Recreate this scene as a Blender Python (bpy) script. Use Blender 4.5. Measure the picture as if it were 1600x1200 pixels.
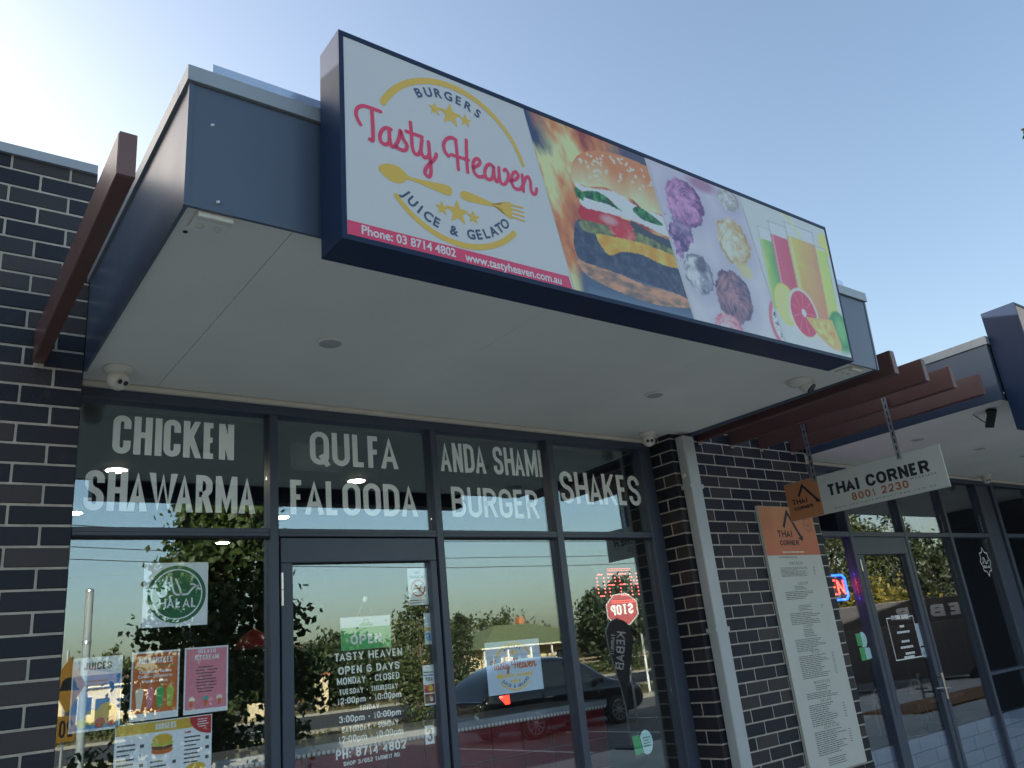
import bpy, bmesh, math, random
import numpy as np
from mathutils import Matrix, Vector
R = math.radians
random.seed(7)
for o in list(bpy.data.objects): bpy.data.objects.remove(o)
SC = bpy.context.scene
COL = SC.collection
# ------------------------------------------------------------------ camera, sky, sun, exposure
cd = bpy.data.cameras.new('camera'); cam = bpy.data.objects.new('camera', cd); COL.objects.link(cam)
cd.sensor_width = 36; cd.lens = 36 * 1255.0 / 1600; cd.clip_start = .05; cd.clip_end = 900
rt = Vector((0.79823, -0.59357, -0.10248)); up = Vector((-0.11581, -0.31819, 0.94093)); fw = Vector((0.59111, 0.73921, 0.32273))
m = Matrix((rt, up, -fw)).transposed().to_4x4(); m.translation = (-0.58443, -3.75833, 1.56919)
cam.matrix_world = m
SC.camera = cam
SUN_EL, SUN_AZ = 14.5, -28.0          # azimuth measured from +Y towards +X
w = bpy.data.worlds.new('World'); SC.world = w; w.use_nodes = True
nt = w.node_tree; bg = nt.nodes['Background']
sky = nt.nodes.new('ShaderNodeTexSky'); sky.sky_type = 'NISHITA'; sky.sun_disc = False
sky.sun_elevation = R(SUN_EL); sky.sun_rotation = R(SUN_AZ); sky.altitude = 60
sky.air_density = 1.0; sky.dust_density = 2.6; sky.ozone_density = .9
nt.links.new(sky.outputs[0], bg.inputs[0]); bg.inputs[1].default_value = 0.093
sd = bpy.data.lights.new('sun', 'SUN'); sd.energy = 4.0; sd.angle = R(.55); sd.color = (1, .90, .76)
sun = bpy.data.objects.new('sun', sd); COL.objects.link(sun)
sv = Vector((math.sin(R(SUN_AZ)) * math.cos(R(SUN_EL)), math.cos(R(SUN_AZ)) * math.cos(R(SUN_EL)), math.sin(R(SUN_EL))))
sun.rotation_euler = sv.to_track_quat('Z', 'Y').to_euler(); sun.location = (0, 0, 30)
vs = SC.view_settings
vs.view_transform = 'Standard'; vs.look = 'None'; vs.exposure = 1.93; vs.gamma = 1; vs.use_curve_mapping = False
try:
    SC.cycles.max_bounces = 10; SC.cycles.transparent_max_bounces = 24; SC.cycles.glossy_bounces = 6; SC.cycles.use_denoising = True
except Exception: pass

# ------------------------------------------------------------------ helpers
def lin(c):
    c = np.asarray(c, float) / 255.
    return np.where(c <= .04045, c / 12.92, ((c + .055) / 1.055) ** 2.4)
WHITE = lin((158, 171, 186))
def alb(r, g, b):                      # print colour as seen in the shade -> albedo
    return tuple(np.clip(lin((r, g, b)) / WHITE * .78, .004, .86))
MATS = {}
def mat(name, base, rough=.6, metal=0., var=.12, scale=6., bump=0., bscale=60., spec=.5, coat=0., emit=None, estr=0., objvar=0., rvar=0.):
    if name in MATS: return MATS[name]
    M = bpy.data.materials.new(name); M.use_nodes = True; n = M.node_tree.nodes; L = M.node_tree.links
    p = n['Principled BSDF']; p.inputs['Roughness'].default_value = rough; p.inputs['Metallic'].default_value = metal
    p.inputs['Specular IOR Level'].default_value = spec; p.inputs['Coat Weight'].default_value = coat
    tc = n.new('ShaderNodeTexCoord')
    nz = n.new('ShaderNodeTexNoise'); nz.inputs['Scale'].default_value = scale; nz.inputs['Detail'].default_value = 5
    L.new(tc.outputs['Object'], nz.inputs['Vector'])
    mr = n.new('ShaderNodeMapRange'); mr.inputs[1].default_value = .25; mr.inputs[2].default_value = .75
    mr.inputs[3].default_value = 1 - var; mr.inputs[4].default_value = 1 + var; L.new(nz.outputs[0], mr.inputs[0])
    val = mr.outputs[0]
    if objvar:
        oi = n.new('ShaderNodeObjectInfo'); m2 = n.new('ShaderNodeMapRange'); m2.inputs[3].default_value = 1 - objvar; m2.inputs[4].default_value = 1 + objvar
        L.new(oi.outputs['Random'], m2.inputs[0]); mm = n.new('ShaderNodeMath'); mm.operation = 'MULTIPLY'
        L.new(val, mm.inputs[0]); L.new(m2.outputs[0], mm.inputs[1]); val = mm.outputs[0]
    vm = n.new('ShaderNodeVectorMath'); vm.operation = 'SCALE'; vm.inputs[0].default_value = base[:3]; L.new(val, vm.inputs['Scale'])
    L.new(vm.outputs[0], p.inputs['Base Color'])
    if rvar:
        m3 = n.new('ShaderNodeMapRange'); m3.inputs[3].default_value = max(.02, rough - rvar); m3.inputs[4].default_value = rough + rvar
        n3 = n.new('ShaderNodeTexNoise'); n3.inputs['Scale'].default_value = scale * 2.3; n3.inputs['Detail'].default_value = 6
        L.new(tc.outputs['Object'], n3.inputs['Vector']); L.new(n3.outputs[0], m3.inputs[0]); L.new(m3.outputs[0], p.inputs['Roughness'])
    if bump:
        n2 = n.new('ShaderNodeTexNoise'); n2.inputs['Scale'].default_value = bscale; n2.inputs['Detail'].default_value = 4; L.new(tc.outputs['Object'], n2.inputs['Vector'])
        b = n.new('ShaderNodeBump'); b.inputs['Strength'].default_value = bump; b.inputs['Distance'].default_value = .01
        L.new(n2.outputs[0], b.inputs['Height']); L.new(b.outputs[0], p.inputs['Normal'])
    if emit:
        p.inputs['Emission Color'].default_value = (*emit, 1); p.inputs['Emission Strength'].default_value = estr
    MATS[name] = M; return M
class MB:
    def __init__(s): s.v = []; s.f = []; s.mi = []; s.col = None; s.m = 0
    def add(s, vs, fs):
        k = len(s.v); s.v += [tuple(map(float, v)) for v in vs]; s.f += [tuple(k + i for i in f) for f in fs]; s.mi += [s.m] * len(fs); return s
    def box(s, x0, x1, y0, y1, z0, z1):
        return s.add([(x0, y0, z0), (x1, y0, z0), (x1, y1, z0), (x0, y1, z0), (x0, y0, z1), (x1, y0, z1), (x1, y1, z1), (x0, y1, z1)],
                     [(0, 3, 2, 1), (4, 5, 6, 7), (0, 1, 5, 4), (1, 2, 6, 5), (2, 3, 7, 6), (3, 0, 4, 7)])
    def bbox(s, x0, x1, y0, y1, z0, z1, b=.004):    # box with chamfered edges
        V = []; xs = (x0, x1); ys = (y0, y1); zs = (z0, z1); idx = {}
        for i in (0, 1):
            for j in (0, 1):
                for k in (0, 1):
                    a = (1 - 2 * i) * b; c = (1 - 2 * j) * b; d = (1 - 2 * k) * b
                    idx[i, j, k, 0] = len(V); V.append((xs[i], ys[j] + c, zs[k] + d))
                    idx[i, j, k, 1] = len(V); V.append((xs[i] + a, ys[j], zs[k] + d))
                    idx[i, j, k, 2] = len(V); V.append((xs[i] + a, ys[j] + c, zs[k]))
        F = []
        for i in (0, 1):
            F.append([idx[i, 0, 0, 0], idx[i, 1, 0, 0], idx[i, 1, 1, 0], idx[i, 0, 1, 0]][::1 if i else -1])
            F.append([idx[0, i, 0, 1], idx[0, i, 1, 1], idx[1, i, 1, 1], idx[1, i, 0, 1]][::1 if i else -1])
            F.append([idx[0, 0, i, 2], idx[1, 0, i, 2], idx[1, 1, i, 2], idx[0, 1, i, 2]][::1 if i else -1])
        for i in (0, 1):
            for j in (0, 1):
                F.append([idx[i, j, 0, 0], idx[i, j, 1, 0], idx[i, j, 1, 1], idx[i, j, 0, 1]])
                F.append([idx[i, 0, j, 0], idx[i, 1, j, 0], idx[i, 1, j, 2], idx[i, 0, j, 2]])
                F.append([idx[0, i, j, 1], idx[1, i, j, 1], idx[1, i, j, 2], idx[0, i, j, 2]])
                for k in (0, 1): F.append([idx[i, j, k, 0], idx[i, j, k, 1], idx[i, j, k, 2]])
        return s.add(V, F)
    def hexa(s, p):                                   # 8 corners, box order
        return s.add(p, [(0, 3, 2, 1), (4, 5, 6, 7), (0, 1, 5, 4), (1, 2, 6, 5), (2, 3, 7, 6), (3, 0, 4, 7)])
    def tube(s, a, b, r, r2=None, n=10, cap=True):
        a = Vector(a); b = Vector(b); r2 = r if r2 is None else r2; d = (b - a).normalized()
        u = d.orthogonal().normalized(); w_ = d.cross(u); V = []
        for P, q in ((a, r), (b, r2)):
            for i in range(n):
                t = 2 * math.pi * i / n; V.append(P + (u * math.cos(t) + w_ * math.sin(t)) * q)
        F = [(i, (i + 1) % n, n + (i + 1) % n, n + i) for i in range(n)]
        if cap: F += [tuple(range(n))[::-1], tuple(range(n, 2 * n))]
        return s.add(V, F)
    def path(s, pts, r, n=6):
        for a, b in zip(pts, pts[1:]): s.tube(a, b, r, n=n)
        return s
    def lathe(s, c, axis, prof, n=20):                # prof: list of (radius, distance along axis)
        c = Vector(c); d = Vector(axis).normalized(); u = d.orthogonal().normalized(); w_ = d.cross(u); V = []
        for r, h in prof:
            for i in range(n):
                t = 2 * math.pi * i / n; V.append(c + d * h + (u * math.cos(t) + w_ * math.sin(t)) * r)
        F = []
        for k in range(len(prof) - 1):
            for i in range(n): F.append((k * n + i, k * n + (i + 1) % n, (k + 1) * n + (i + 1) % n, (k + 1) * n + i))
        F += [tuple(range(n))[::-1], tuple(range((len(prof) - 1) * n, len(prof) * n))]
        return s.add(V, F)
    def poly(s, pts, fn, l=0):
        return s.add([fn(u, v, l) for u, v in pts], [tuple(range(len(pts)))])
    def rect(s, x0, x1, z0, z1, fn, l=0): return s.poly([(x0, z0), (x1, z0), (x1, z1), (x0, z1)], fn, l)
    def disc(s, x, z, r, fn, l=0, n=28, rz=None, rot=0):
        rz = rz or r; P = []
        for i in range(n):
            t = 2 * math.pi * i / n; a, b = r * math.cos(t), rz * math.sin(t)
            P.append((x + a * math.cos(rot) - b * math.sin(rot), z + a * math.sin(rot) + b * math.cos(rot)))
        return s.poly(P, fn, l)
    def star(s, x, z, r, fn, l=0):
        return s.poly_tri([(x + (r if k % 2 == 0 else r * .42) * math.sin(math.pi * k / 5), z + (r if k % 2 == 0 else r * .42) * math.cos(math.pi * k / 5)) for k in range(10)], (x, z), fn, l)
    def poly_tri(s, pts, c, fn, l=0):
        n = len(pts); return s.add([fn(u, v, l) for u, v in pts] + [fn(*c, l)], [(i, (i + 1) % n, n) for i in range(n)])
    def build(s, name, mats, parent=None, smooth=False, loc=None):
        me = bpy.data.meshes.new(name); org = Vector(loc) if loc else (parent_world(parent) if parent else Vector((0, 0, 0)))
        me.from_pydata([(v[0] - org.x, v[1] - org.y, v[2] - org.z) for v in s.v], [], s.f)
        for M in (mats if isinstance(mats, (list, tuple)) else [mats]): me.materials.append(M)
        if any(s.mi): me.polygons.foreach_set('material_index', s.mi)
        if smooth:
            me.polygons.foreach_set('use_smooth', [True] * len(s.f))
            if smooth != 'all': me.set_sharp_from_angle(angle=R(38))
        if s.col is not None:
            a = me.color_attributes.new('Col', 'FLOAT_COLOR', 'POINT'); a.data.foreach_set('color', np.asarray(s.col, np.float32).ravel())
        o = bpy.data.objects.new(name, me); COL.objects.link(o)
        if parent: o.parent = parent; o.location = org - parent_world(parent)
        else: o.location = org
        return o
def parent_world(o):
    p = Vector((0, 0, 0))
    while o: p = p + o.location; o = o.parent
    return p
def tag(o, label, cat, group=None):
    o['label'] = label; o['category'] = cat
    if group: o['group'] = group
    return o
def thing(name, label, cat, loc=(0, 0, 0), group=None):
    o = bpy.data.objects.new(name, None); COL.objects.link(o); o.location = loc; o.empty_display_size = .1
    return tag(o, label, cat, group)
def struct(o, kind='structure'): o['kind'] = kind; return o
def copy_tree(o, parent=None, dloc=None):
    c = o.copy(); COL.objects.link(c)
    if parent: c.parent = parent
    if dloc is not None: c.location = dloc
    for ch in o.children: copy_tree(ch, c)
    return c
# ---- lettering -----------------------------------------------------------------
KERN = {'FA': .12, 'HA': .13, 'WA': .24, 'AW': .04, 'MA': .08, 'LF': .05, 'AK': .03, 'DA': .06, 'AL': .03, 'TA': .14}
def G(*strokes): return strokes
def P_(*pts): return [(p[0], p[1], len(p) > 2) for p in pts]
O_ = P_((0, .5), (0, 1, 1), (1, 1, 1), (1, 0, 1), (0, 0, 1), (0, .5))
GL = {
 'A': G(P_((-.04, -.1), (.5, 1.06), (1.04, -.1)), P_((.2, .27), (.8, .27))),
 'B': G(P_((.5, .53), (0, .53), (0, 1), (.93, 1, 1), (.93, .53, 1), (.4, .53)), P_((0, .53), (0, 0), (1, 0, 1), (1, .53, 1), (.4, .53))),
 'C': G(P_((1, .68), (1, 1, 1), (0, 1, 1), (0, 0, 1), (1, 0, 1), (1, .32))),
 'D': G(P_((0, .5), (0, 1), (1, 1, 1), (1, 0, 1), (0, 0), (0, .5))),
 'E': G(P_((1, 1), (0, 1), (0, 0), (1, 0)), P_((0, .52), (.9, .52))),
 'F': G(P_((1, 1), (0, 1), (0, -.2)), P_((0, .5), (.88, .5))),
 'G': G(P_((1, .7), (1, 1, 1), (0, 1, 1), (0, 0, 1), (1, 0, 1), (1, .46), (.5, .46))),
 'H': G(P_((0, -.2), (0, 1.2)), P_((1, -.2), (1, 1.2)), P_((0, .52), (1, .52))),
 'I': G(P_((.5, -.2), (.5, 1.2))),
 'J': G(P_((1, 1.2), (1, 0, 1), (0, 0, 1), (0, .34))),
 'K': G(P_((0, -.2), (0, 1.2)), P_((1, 1.12), (.02, .36)), P_((.3, .62), (1.06, -.12))),
 'L': G(P_((0, 1.2), (0, 0), (1, 0))),
 'M': G(P_((0, -.2), (0, 1)), P_((1, -.2), (1, 1)), P_((-.02, 1.1), (.5, .05), (1.02, 1.1))),
 'N': G(P_((0, -.2), (0, 1.2)), P_((1, -.2), (1, 1.2)), P_((-.03, 1.1), (1.03, -.1))),
 'O': G(O_), 'Q': G(O_, P_((.58, .26), (1.12, -.12))),
 'P': G(P_((0, -.2), (0, 1), (1, 1, 1), (1, .44, 1), (0, .44))),
 'R': G(P_((0, -.2), (0, 1), (.96, 1, 1), (.96, .48, 1), (0, .48)), P_((.52, .48), (1.02, -.1))),
 'S': G(P_((1, .72), (1, 1, 1), (0, 1, 1), (0, .56, 1), (1, .44, 1), (1, 0, 1), (0, 0, 1), (0, .28))),
 'T': G(P_((.5, -.2), (.5, 1)), P_((-.1, 1), (1.1, 1))),
 'U': G(P_((0, 1.2), (0, 0, 1), (1, 0, 1), (1, 1.2))),
 'V': G(P_((-.05, 1.15), (.5, -.05), (1.05, 1.15))),
 'W': G(P_((-.04, 1.15), (.24, -.05), (.5, 1.02), (.76, -.05), (1.04, 1.15))),
 'X': G(P_((0, 1.1), (1, -.1)), P_((1, 1.1), (0, -.1))),
 'Y': G(P_((-.03, 1.1), (.5, .42), (1.03, 1.1)), P_((.5, .45), (.5, -.2))),
 'Z': G(P_((0, 1), (1, 1), (0, 0), (1, 0))),
 '0': G(O_), '1': G(P_((.1, .74), (.42, .8), (.6, 1.05), (.6, -.2))),
 '2': G(P_((0, .7), (0, 1, 1), (1, 1, 1), (1, .55, 1), (0, .02), (0, 0), (1, 0))),
 '3': G(P_((0, .76), (0, 1, 1), (.95, 1, 1), (.95, .53, 1), (.4, .53)), P_((.4, .53), (1, .53, 1), (1, 0, 1), (0, 0, 1), (0, .25))),
 '4': G(P_((.74, -.2), (.74, 1), (0, .28), (1.1, .28))),
 '5': G(P_((.95, 1), (.08, 1), (.03, .5), (1, .62, 1), (1, 0, 1), (0, 0, 1), (0, .25))),
 '6': G(P_((.95, .78), (.95, 1, 1), (0, 1, 1), (0, 0, 1), (1, 0, 1), (1, .58, 1), (0, .58, 1))),
 '7': G(P_((0, 1), (1, 1), (.4, -.1))),
 '8': G(P_((.5, .53), (.06, .53, 1), (.06, 1, 1), (.94, 1, 1), (.94, .53, 1), (.5, .53)), P_((.5, .53), (0, .53, 1), (0, 0, 1), (1, 0, 1), (1, .53, 1), (.5, .53))),
 '9': G(P_((.05, .22), (.05, 0, 1), (1, 0, 1), (1, 1, 1), (0, 1, 1), (0, .42, 1), (1, .42, 1))),
 '-': G(P_((.05, .38), (.95, .38)), P_((.05, .47), (.95, .47))), '.': G(P_((.5, 0), (.5, .01))), ':': G(P_((.5, .08), (.5, .09)), P_((.5, .6), (.5, .61))),
 '/': G(P_((0, -.1), (1, 1.1))),
 'p': G(P_((0, -.3), (0, .66)), P_((0, .5), (0, .66, 1), (1, .66, 1), (1, 0, 1), (0, 0, 1), (0, .2))),
 'm': G(P_((0, -.1), (0, .72)), P_((0, .4), (0, .66, 1), (.5, .66, 1), (.5, -.1)), P_((.5, .4), (.5, .66, 1), (1, .66, 1), (1, -.1))),
}
GW = {'I': .34, 'M': 1.32, 'W': 1.5, 'A': 1.02, '.': .36, ':': .36, '1': .7, '-': .7, 'J': .85, 'L': .78, 'F': .74, 'E': .80, 'N': .96, 'H': 1.04, 'T': .9, ' ': .5, 'm': 1.5, 'O': 1.05, 'Q': 1.05, 'V': 1.05, 'Y': 1.05, 'K': 1.06}
def roundpath(pts, W, H, n=7):
    """scale a glyph path to W x H and round its flagged corners"""
    q = [(x * W, y * H, f) for x, y, f in pts]; out = []
    for i, (x, y, f) in enumerate(q):
        if not f or i in (0, len(q) - 1): out.append((x, y)); continue
        a, b = Vector(q[i - 1][:2]), Vector(q[i + 1][:2]); c = Vector((x, y))
        la, lb = (a - c).length, (b - c).length
        ra = la * (.5 if q[i - 1][2] else 1); rb = lb * (.5 if q[i + 1][2] else 1)
        k = min(ra, rb, W * .62) ; ka, kb = min(ra, k), min(rb, k)
        p0 = c + (a - c).normalized() * ka; p1 = c + (b - c).normalized() * kb
        for j in range(n + 1):
            t = j / n * math.pi / 2; s, co = math.sin(t), math.cos(t)
            # quarter ellipse from p0 to p1 about the corner
            out.append(tuple(p0 + (c - p0) * s + (p1 - c) * (1 - co)))
    r = [out[0]]
    for p in out[1:]:
        if (Vector(p) - Vector(r[-1])).length > 1e-6: r.append(p)
    return r
def stroke(mb, pts, tx, ty, fn, l=0, clamp=None, closed=False, caps=False):
    q = [Vector((x / tx, y / ty)) for x, y in pts]; n = len(q); Lf = []; Rt = []
    for i in range(n):
        if closed:
            a = q[i] - q[i - 1] if i else q[0] - q[-2]; b = q[(i + 1) % n] - q[i] if i < n - 1 else q[1] - q[0]
        else:
            a = q[i] - q[i - 1] if i else q[1] - q[0]; b = q[i + 1] - q[i] if i < n - 1 else q[-1] - q[-2]
        a = a.normalized(); b = b.normalized(); na = Vector((-a.y, a.x)); nb = Vector((-b.y, b.x)); mm = (na + nb)
        if mm.length < 1e-4: mm = na
        mm.normalize(); k = .5 / max(.33, mm.dot(na))
        Lf.append(q[i] + mm * k); Rt.append(q[i] - mm * k)
    V = []
    for p in Lf + Rt:
        x, y = p.x * tx, p.y * ty
        if clamp: y = min(max(y, clamp[0]), clamp[1])
        V.append(fn(x, y, l))
    mb.add(V, [(i, i + n, i + n + 1, i + 1) for i in range(n - 1)])
    if caps:
        for e, o_ in ((0, 1), (-1, -2)):
            d = (q[e] - q[o_]).normalized(); u = Vector((-d.y, d.x)); P = []
            for j in range(9):
                t = math.pi * j / 8; v = q[e] + (u * math.cos(t) + d * math.sin(t)) * .5; P.append(fn(v.x * tx, v.y * ty, l))
            mb.add(P, [tuple(range(9))])
def stext(mb, s, x0, x1, z0, z1, tx, ty, fn, gap=.16, l=0, brk=None):
    """heavy grotesque letters drawn stroke by stroke to fill the box x0..x1, z0..z1"""
    H = z1 - z0; tot = sum(GW.get(c, 1) for c in s) - sum(KERN.get(a + b, 0) for a, b in zip(s, s[1:])); ng = len(s) - 1
    u = (x1 - x0) / (tot + gap * ng); x = x0; k = 0
    for ci, c in enumerate(s):
        if c == ' ' and brk: brk(mb); mb = MB()
        W = GW.get(c, 1) * u
        if c in GL:
            wt = tx * (.96 if c in 'MW' else 1)
            for st in GL[c]:
                k += 1
                P = roundpath(st, max(W - wt, 1e-4), H - ty)
                if c in '.:': P = [(P[0][0], P[0][1] - ty * .02), (P[0][0], P[0][1] + ty * .98)]; P = [(a, b - ty * .5) for a, b in P]
                cl = (None if c in 'Qp' else (-ty / 2, H - ty / 2))
                f2 = lambda a, b, ll, x=x, wt=wt: fn(a + x + wt / 2, b + z0 + ty / 2, ll)
                stroke(mb, P, wt, ty, f2, l + .12 * (k % 4), cl, closed=(P[0] == P[-1] and len(P) > 2))
        x += W + (gap - KERN.get(s[ci:ci + 2], 0)) * u
    if brk: brk(mb)
    return mb
FT = {}
def fmesh(s, off=0., space=1.):
    key = (s, off, space)
    if key in FT: return FT[key]
    c = bpy.data.curves.new('t', 'FONT'); c.body = s; c.offset = off; c.space_character = space; c.resolution_u = 3
    o = bpy.data.objects.new('t', c); COL.objects.link(o); bpy.context.view_layer.update()
    me = o.evaluated_get(bpy.context.evaluated_depsgraph_get()).to_mesh()
    V = [tuple(v.co[:2]) for v in me.vertices]; F = [tuple(p.vertices) for p in me.polygons]
    o.to_mesh_clear(); bpy.data.objects.remove(o); bpy.data.curves.remove(c)
    FT[key] = (V, F); return V, F
def ftext(mb, s, x0, z0, fn, w=None, h=None, off=.012, l=0, space=1., center=False, capref=.695):
    """built-in font; w = fitted width, h = cap height"""
    V, F = fmesh(s, off, space)
    if not V: return mb
    xs = [v[0] for v in V]; a, b = min(xs), max(xs)
    sy = (h / capref) if h else None
    sx = (w / (b - a)) if w else sy
    sy = sy or sx
    dx = -(b - a) * sx / 2 if center else 0
    mb.add([fn(x0 + dx + (v[0] - a) * sx, z0 + v[1] * sy, l) for v in V], F); return mb
def arctext(mb, s, cx, cz, r, a0, a1, h, fn, off=.02, inside=False, l=0):
    """letters round a circle, angles from the top, clockwise"""
    n = len(s)
    for i, ch in enumerate(s):
        if ch == ' ': continue
        t = a0 + (a1 - a0) * i / max(1, n - 1); V, F = fmesh(ch, off)
        xs = [v[0] for v in V]; mid = (min(xs) + max(xs)) / 2; k = h / .695
        P = []
        for v in V:
            u = (v[0] - mid) * k; q = v[1] * k
            if inside: rad = r - q; X = cx + rad * math.sin(t) - u * math.cos(t); Z = cz + rad * math.cos(t) + u * math.sin(t); X = cx + (r - q) * math.sin(t) - u * math.cos(t); Z = cz + (r - q) * math.cos(t) + u * math.sin(t)
            else: X = cx + (r + q) * math.sin(t) + u * math.cos(t); Z = cz + (r + q) * math.cos(t) - u * math.sin(t)
            P.append(fn(X, Z, l))
        mb.add(P, F)
    return mb
def smooth_path(p, n=6, closed=False):
    q = [Vector(a) for a in p]; out = []; N = len(q)
    rng = range(N) if closed else range(N - 1)
    for i in rng:
        if closed: a, b, c, d = q[i - 1], q[i], q[(i + 1) % N], q[(i + 2) % N]
        else: a, b, c, d = q[max(i - 1, 0)], q[i], q[i + 1], q[min(i + 2, N - 1)]
        for j in range(n):
            t = j / n
            out.append(tuple(.5 * ((2 * b) + (c - a) * t + (2 * a - 5 * b + 4 * c - d) * t * t + (3 * b - a - 3 * c + d) * t ** 3)))
    if not closed: out.append(tuple(q[-1]))
    return out
# ---- numpy painting for printed pictures
def vnoise(X, Y, sc, seed=0, octv=4):
    rs = np.random.RandomState(seed); out = np.zeros_like(X); amp = 1.; tot = 0
    for o in range(octv):
        g = rs.rand(64, 64); x = X * sc * 2 ** o + 7.3 * o; y = Y * sc * 2 ** o + 3.1 * o
        xi = np.floor(x).astype(int); yi = np.floor(y).astype(int); fx = x - xi; fy = y - yi
        fx = fx * fx * (3 - 2 * fx); fy = fy * fy * (3 - 2 * fy)
        a = g[yi % 64, xi % 64]; b = g[yi % 64, (xi + 1) % 64]; c = g[(yi + 1) % 64, xi % 64]; d = g[(yi + 1) % 64, (xi + 1) % 64]
        out += amp * ((a * (1 - fx) + b * fx) * (1 - fy) + (c * (1 - fx) + d * fx) * fy); tot += amp; amp *= .55
    return out / tot
def inpoly(X, Z, P):
    ins = np.zeros(X.shape, bool); n = len(P)
    for i in range(n):
        x0, z0 = P[i]; x1, z1 = P[i - 1]
        if z0 == z1: continue
        c = ((z0 > Z) != (z1 > Z)) & (X < (x1 - x0) * (Z - z0) / (z1 - z0) + x0); ins ^= c
    return ins
class Canvas:
    def __init__(s, X, Z): s.X = X; s.Z = Z; s.C = np.zeros(X.shape + (3,))
    def col(s, c):
        return np.asarray(c, float) if np.ndim(c) == 1 else c
    def fill(s, mask, c, a=1.):
        m = (mask.astype(float) * a)[..., None]; s.C = s.C * (1 - m) + s.col(c) * m
    def mixc(s, a, b, t): t = np.clip(t, 0, 1)[..., None]; return np.asarray(a, float) * (1 - t) + np.asarray(b, float) * t
    def shape(s, pts, c, a=1., closed=True): s.fill(inpoly(s.X, s.Z, smooth_path(pts, 5, True) if closed else pts), c, a)
    def ell(s, x, z, rx, rz, c, a=1., soft=.15, rot=0.):
        u = (s.X - x) * math.cos(rot) + (s.Z - z) * math.sin(rot); v = -(s.X - x) * math.sin(rot) + (s.Z - z) * math.cos(rot)
        d = np.sqrt((u / rx) ** 2 + (v / rz) ** 2); s.fill(np.clip((1 - d) / soft + .5, 0, 1), c, a); return d
def print_mat():
    if 'printed picture' in MATS: return MATS['printed picture']
    M = bpy.data.materials.new('printed picture'); M.use_nodes = True; p = M.node_tree.nodes['Principled BSDF']
    a = M.node_tree.nodes.new('ShaderNodeAttribute'); a.attribute_name = 'Col'; M.node_tree.links.new(a.outputs['Color'], p.inputs['Base Color'])
    p.inputs['Roughness'].default_value = .32; MATS['printed picture'] = M; return M
def picture(name, xl, xr, z0, z1, nx, nz, paint, fn, parent, l=0):
    t = np.linspace(0, 1, nx)[None, :]; Zr = np.linspace(z0, z1, nz)[:, None]; f = (Zr - z0) / (z1 - z0)
    XL = xl[0] + (xl[1] - xl[0]) * f; XR = xr[0] + (xr[1] - xr[0]) * f
    X = XL + (XR - XL) * t; Z = Zr + 0 * t; C = Canvas(X, Z); paint(C, t + 0 * Zr, f + 0 * t)
    mb = MB(); mb.v = [fn(x, z, l) for x, z in zip(X.ravel(), Z.ravel())]
    mb.f = [(j * nx + i, j * nx + i + 1, (j + 1) * nx + i + 1, (j + 1) * nx + i) for j in range(nz - 1) for i in range(nx - 1)]; mb.mi = [0] * len(mb.f)
    mb.col = np.concatenate([np.clip(C.C, 0.002, .9).reshape(-1, 3), np.ones((nx * nz, 1))], 1)
    return mb.build(name, print_mat(), parent)
# ------------------------------------------------------------------ materials
def brick_mat():
    M = bpy.data.materials.new('charcoal brick'); M.use_nodes = True; n = M.node_tree.nodes; L = M.node_tree.links; p = n['Principled BSDF']
    oi = n.new('ShaderNodeObjectInfo'); cr = n.new('ShaderNodeValToRGB'); cr.color_ramp.interpolation = 'LINEAR'
    E = cr.color_ramp.elements; E[0].color = (.011, .013, .021, 1); E[1].color = (.058, .047, .046, 1); e = E.new(.55); e.color = (.020, .020, .029, 1)
    L.new(oi.outputs['Random'], cr.inputs[0])
    tc = n.new('ShaderNodeTexCoord'); gm = n.new('ShaderNodeNewGeometry')
    nz = n.new('ShaderNodeTexNoise'); nz.inputs['Scale'].default_value = 9; nz.inputs['Detail'].default_value = 6; L.new(gm.outputs['Position'], nz.inputs['Vector'])
    st = n.new('ShaderNodeMapRange'); st.inputs[1].default_value = .62; st.inputs[2].default_value = .78; L.new(nz.outputs[0], st.inputs[0])
    mx = n.new('ShaderNodeMix'); mx.data_type = 'RGBA'; mx.inputs[7].default_value = (.045, .032, .026, 1); L.new(st.outputs[0], mx.inputs[0]); L.new(cr.outputs[0], mx.inputs[6])
    L.new(mx.outputs[2], p.inputs['Base Color']); p.inputs['Roughness'].default_value = .55; p.inputs['Specular IOR Level'].default_value = .35
    n2 = n.new('ShaderNodeTexNoise'); n2.inputs['Scale'].default_value = 70; n2.inputs['Detail'].default_value = 5; L.new(gm.outputs['Position'], n2.inputs['Vector'])
    b = n.new('ShaderNodeBump'); b.inputs['Strength'].default_value = .35; b.inputs['Distance'].default_value = .006; L.new(n2.outputs[0], b.inputs['Height']); L.new(b.outputs[0], p.inputs['Normal'])
    return M
M_brick = brick_mat()
M_mortar = mat('pale mortar', (.50, .44, .37), .95, var=.22, scale=11, bump=.6, bscale=120)
M_fascia = mat('blue grey steel fascia', (.080, .105, .155), .33, var=.05, scale=1.4, rvar=.06, bump=.02, bscale=3)
M_cap = mat('pale steel capping', (.36, .38, .39), .42, metal=.25, var=.08, scale=3)
M_flash = mat('zinc flashing', (.55, .58, .62), .25, metal=.8, var=.05)
M_soffit = mat('painted soffit sheet', (.84, .80, .72), .75, var=.09, scale=.9, bump=.04, bscale=200)
M_bead = mat('cream timber bead', (.74, .66, .55), .6, var=.06)
M_frame = mat('dark blue grey aluminium', (.068, .082, .115), .36, var=.06, scale=3, rvar=.05)
M_black = mat('black rubber seal', (.012, .012, .014), .6, var=.05)
M_navy = mat('navy sign box steel', (.018, .034, .080), .42, spec=.22, var=.05, scale=2, rvar=.04)
M_white = mat('white sign acrylic', (.72, .72, .715), .3, var=.015, scale=2)
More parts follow.
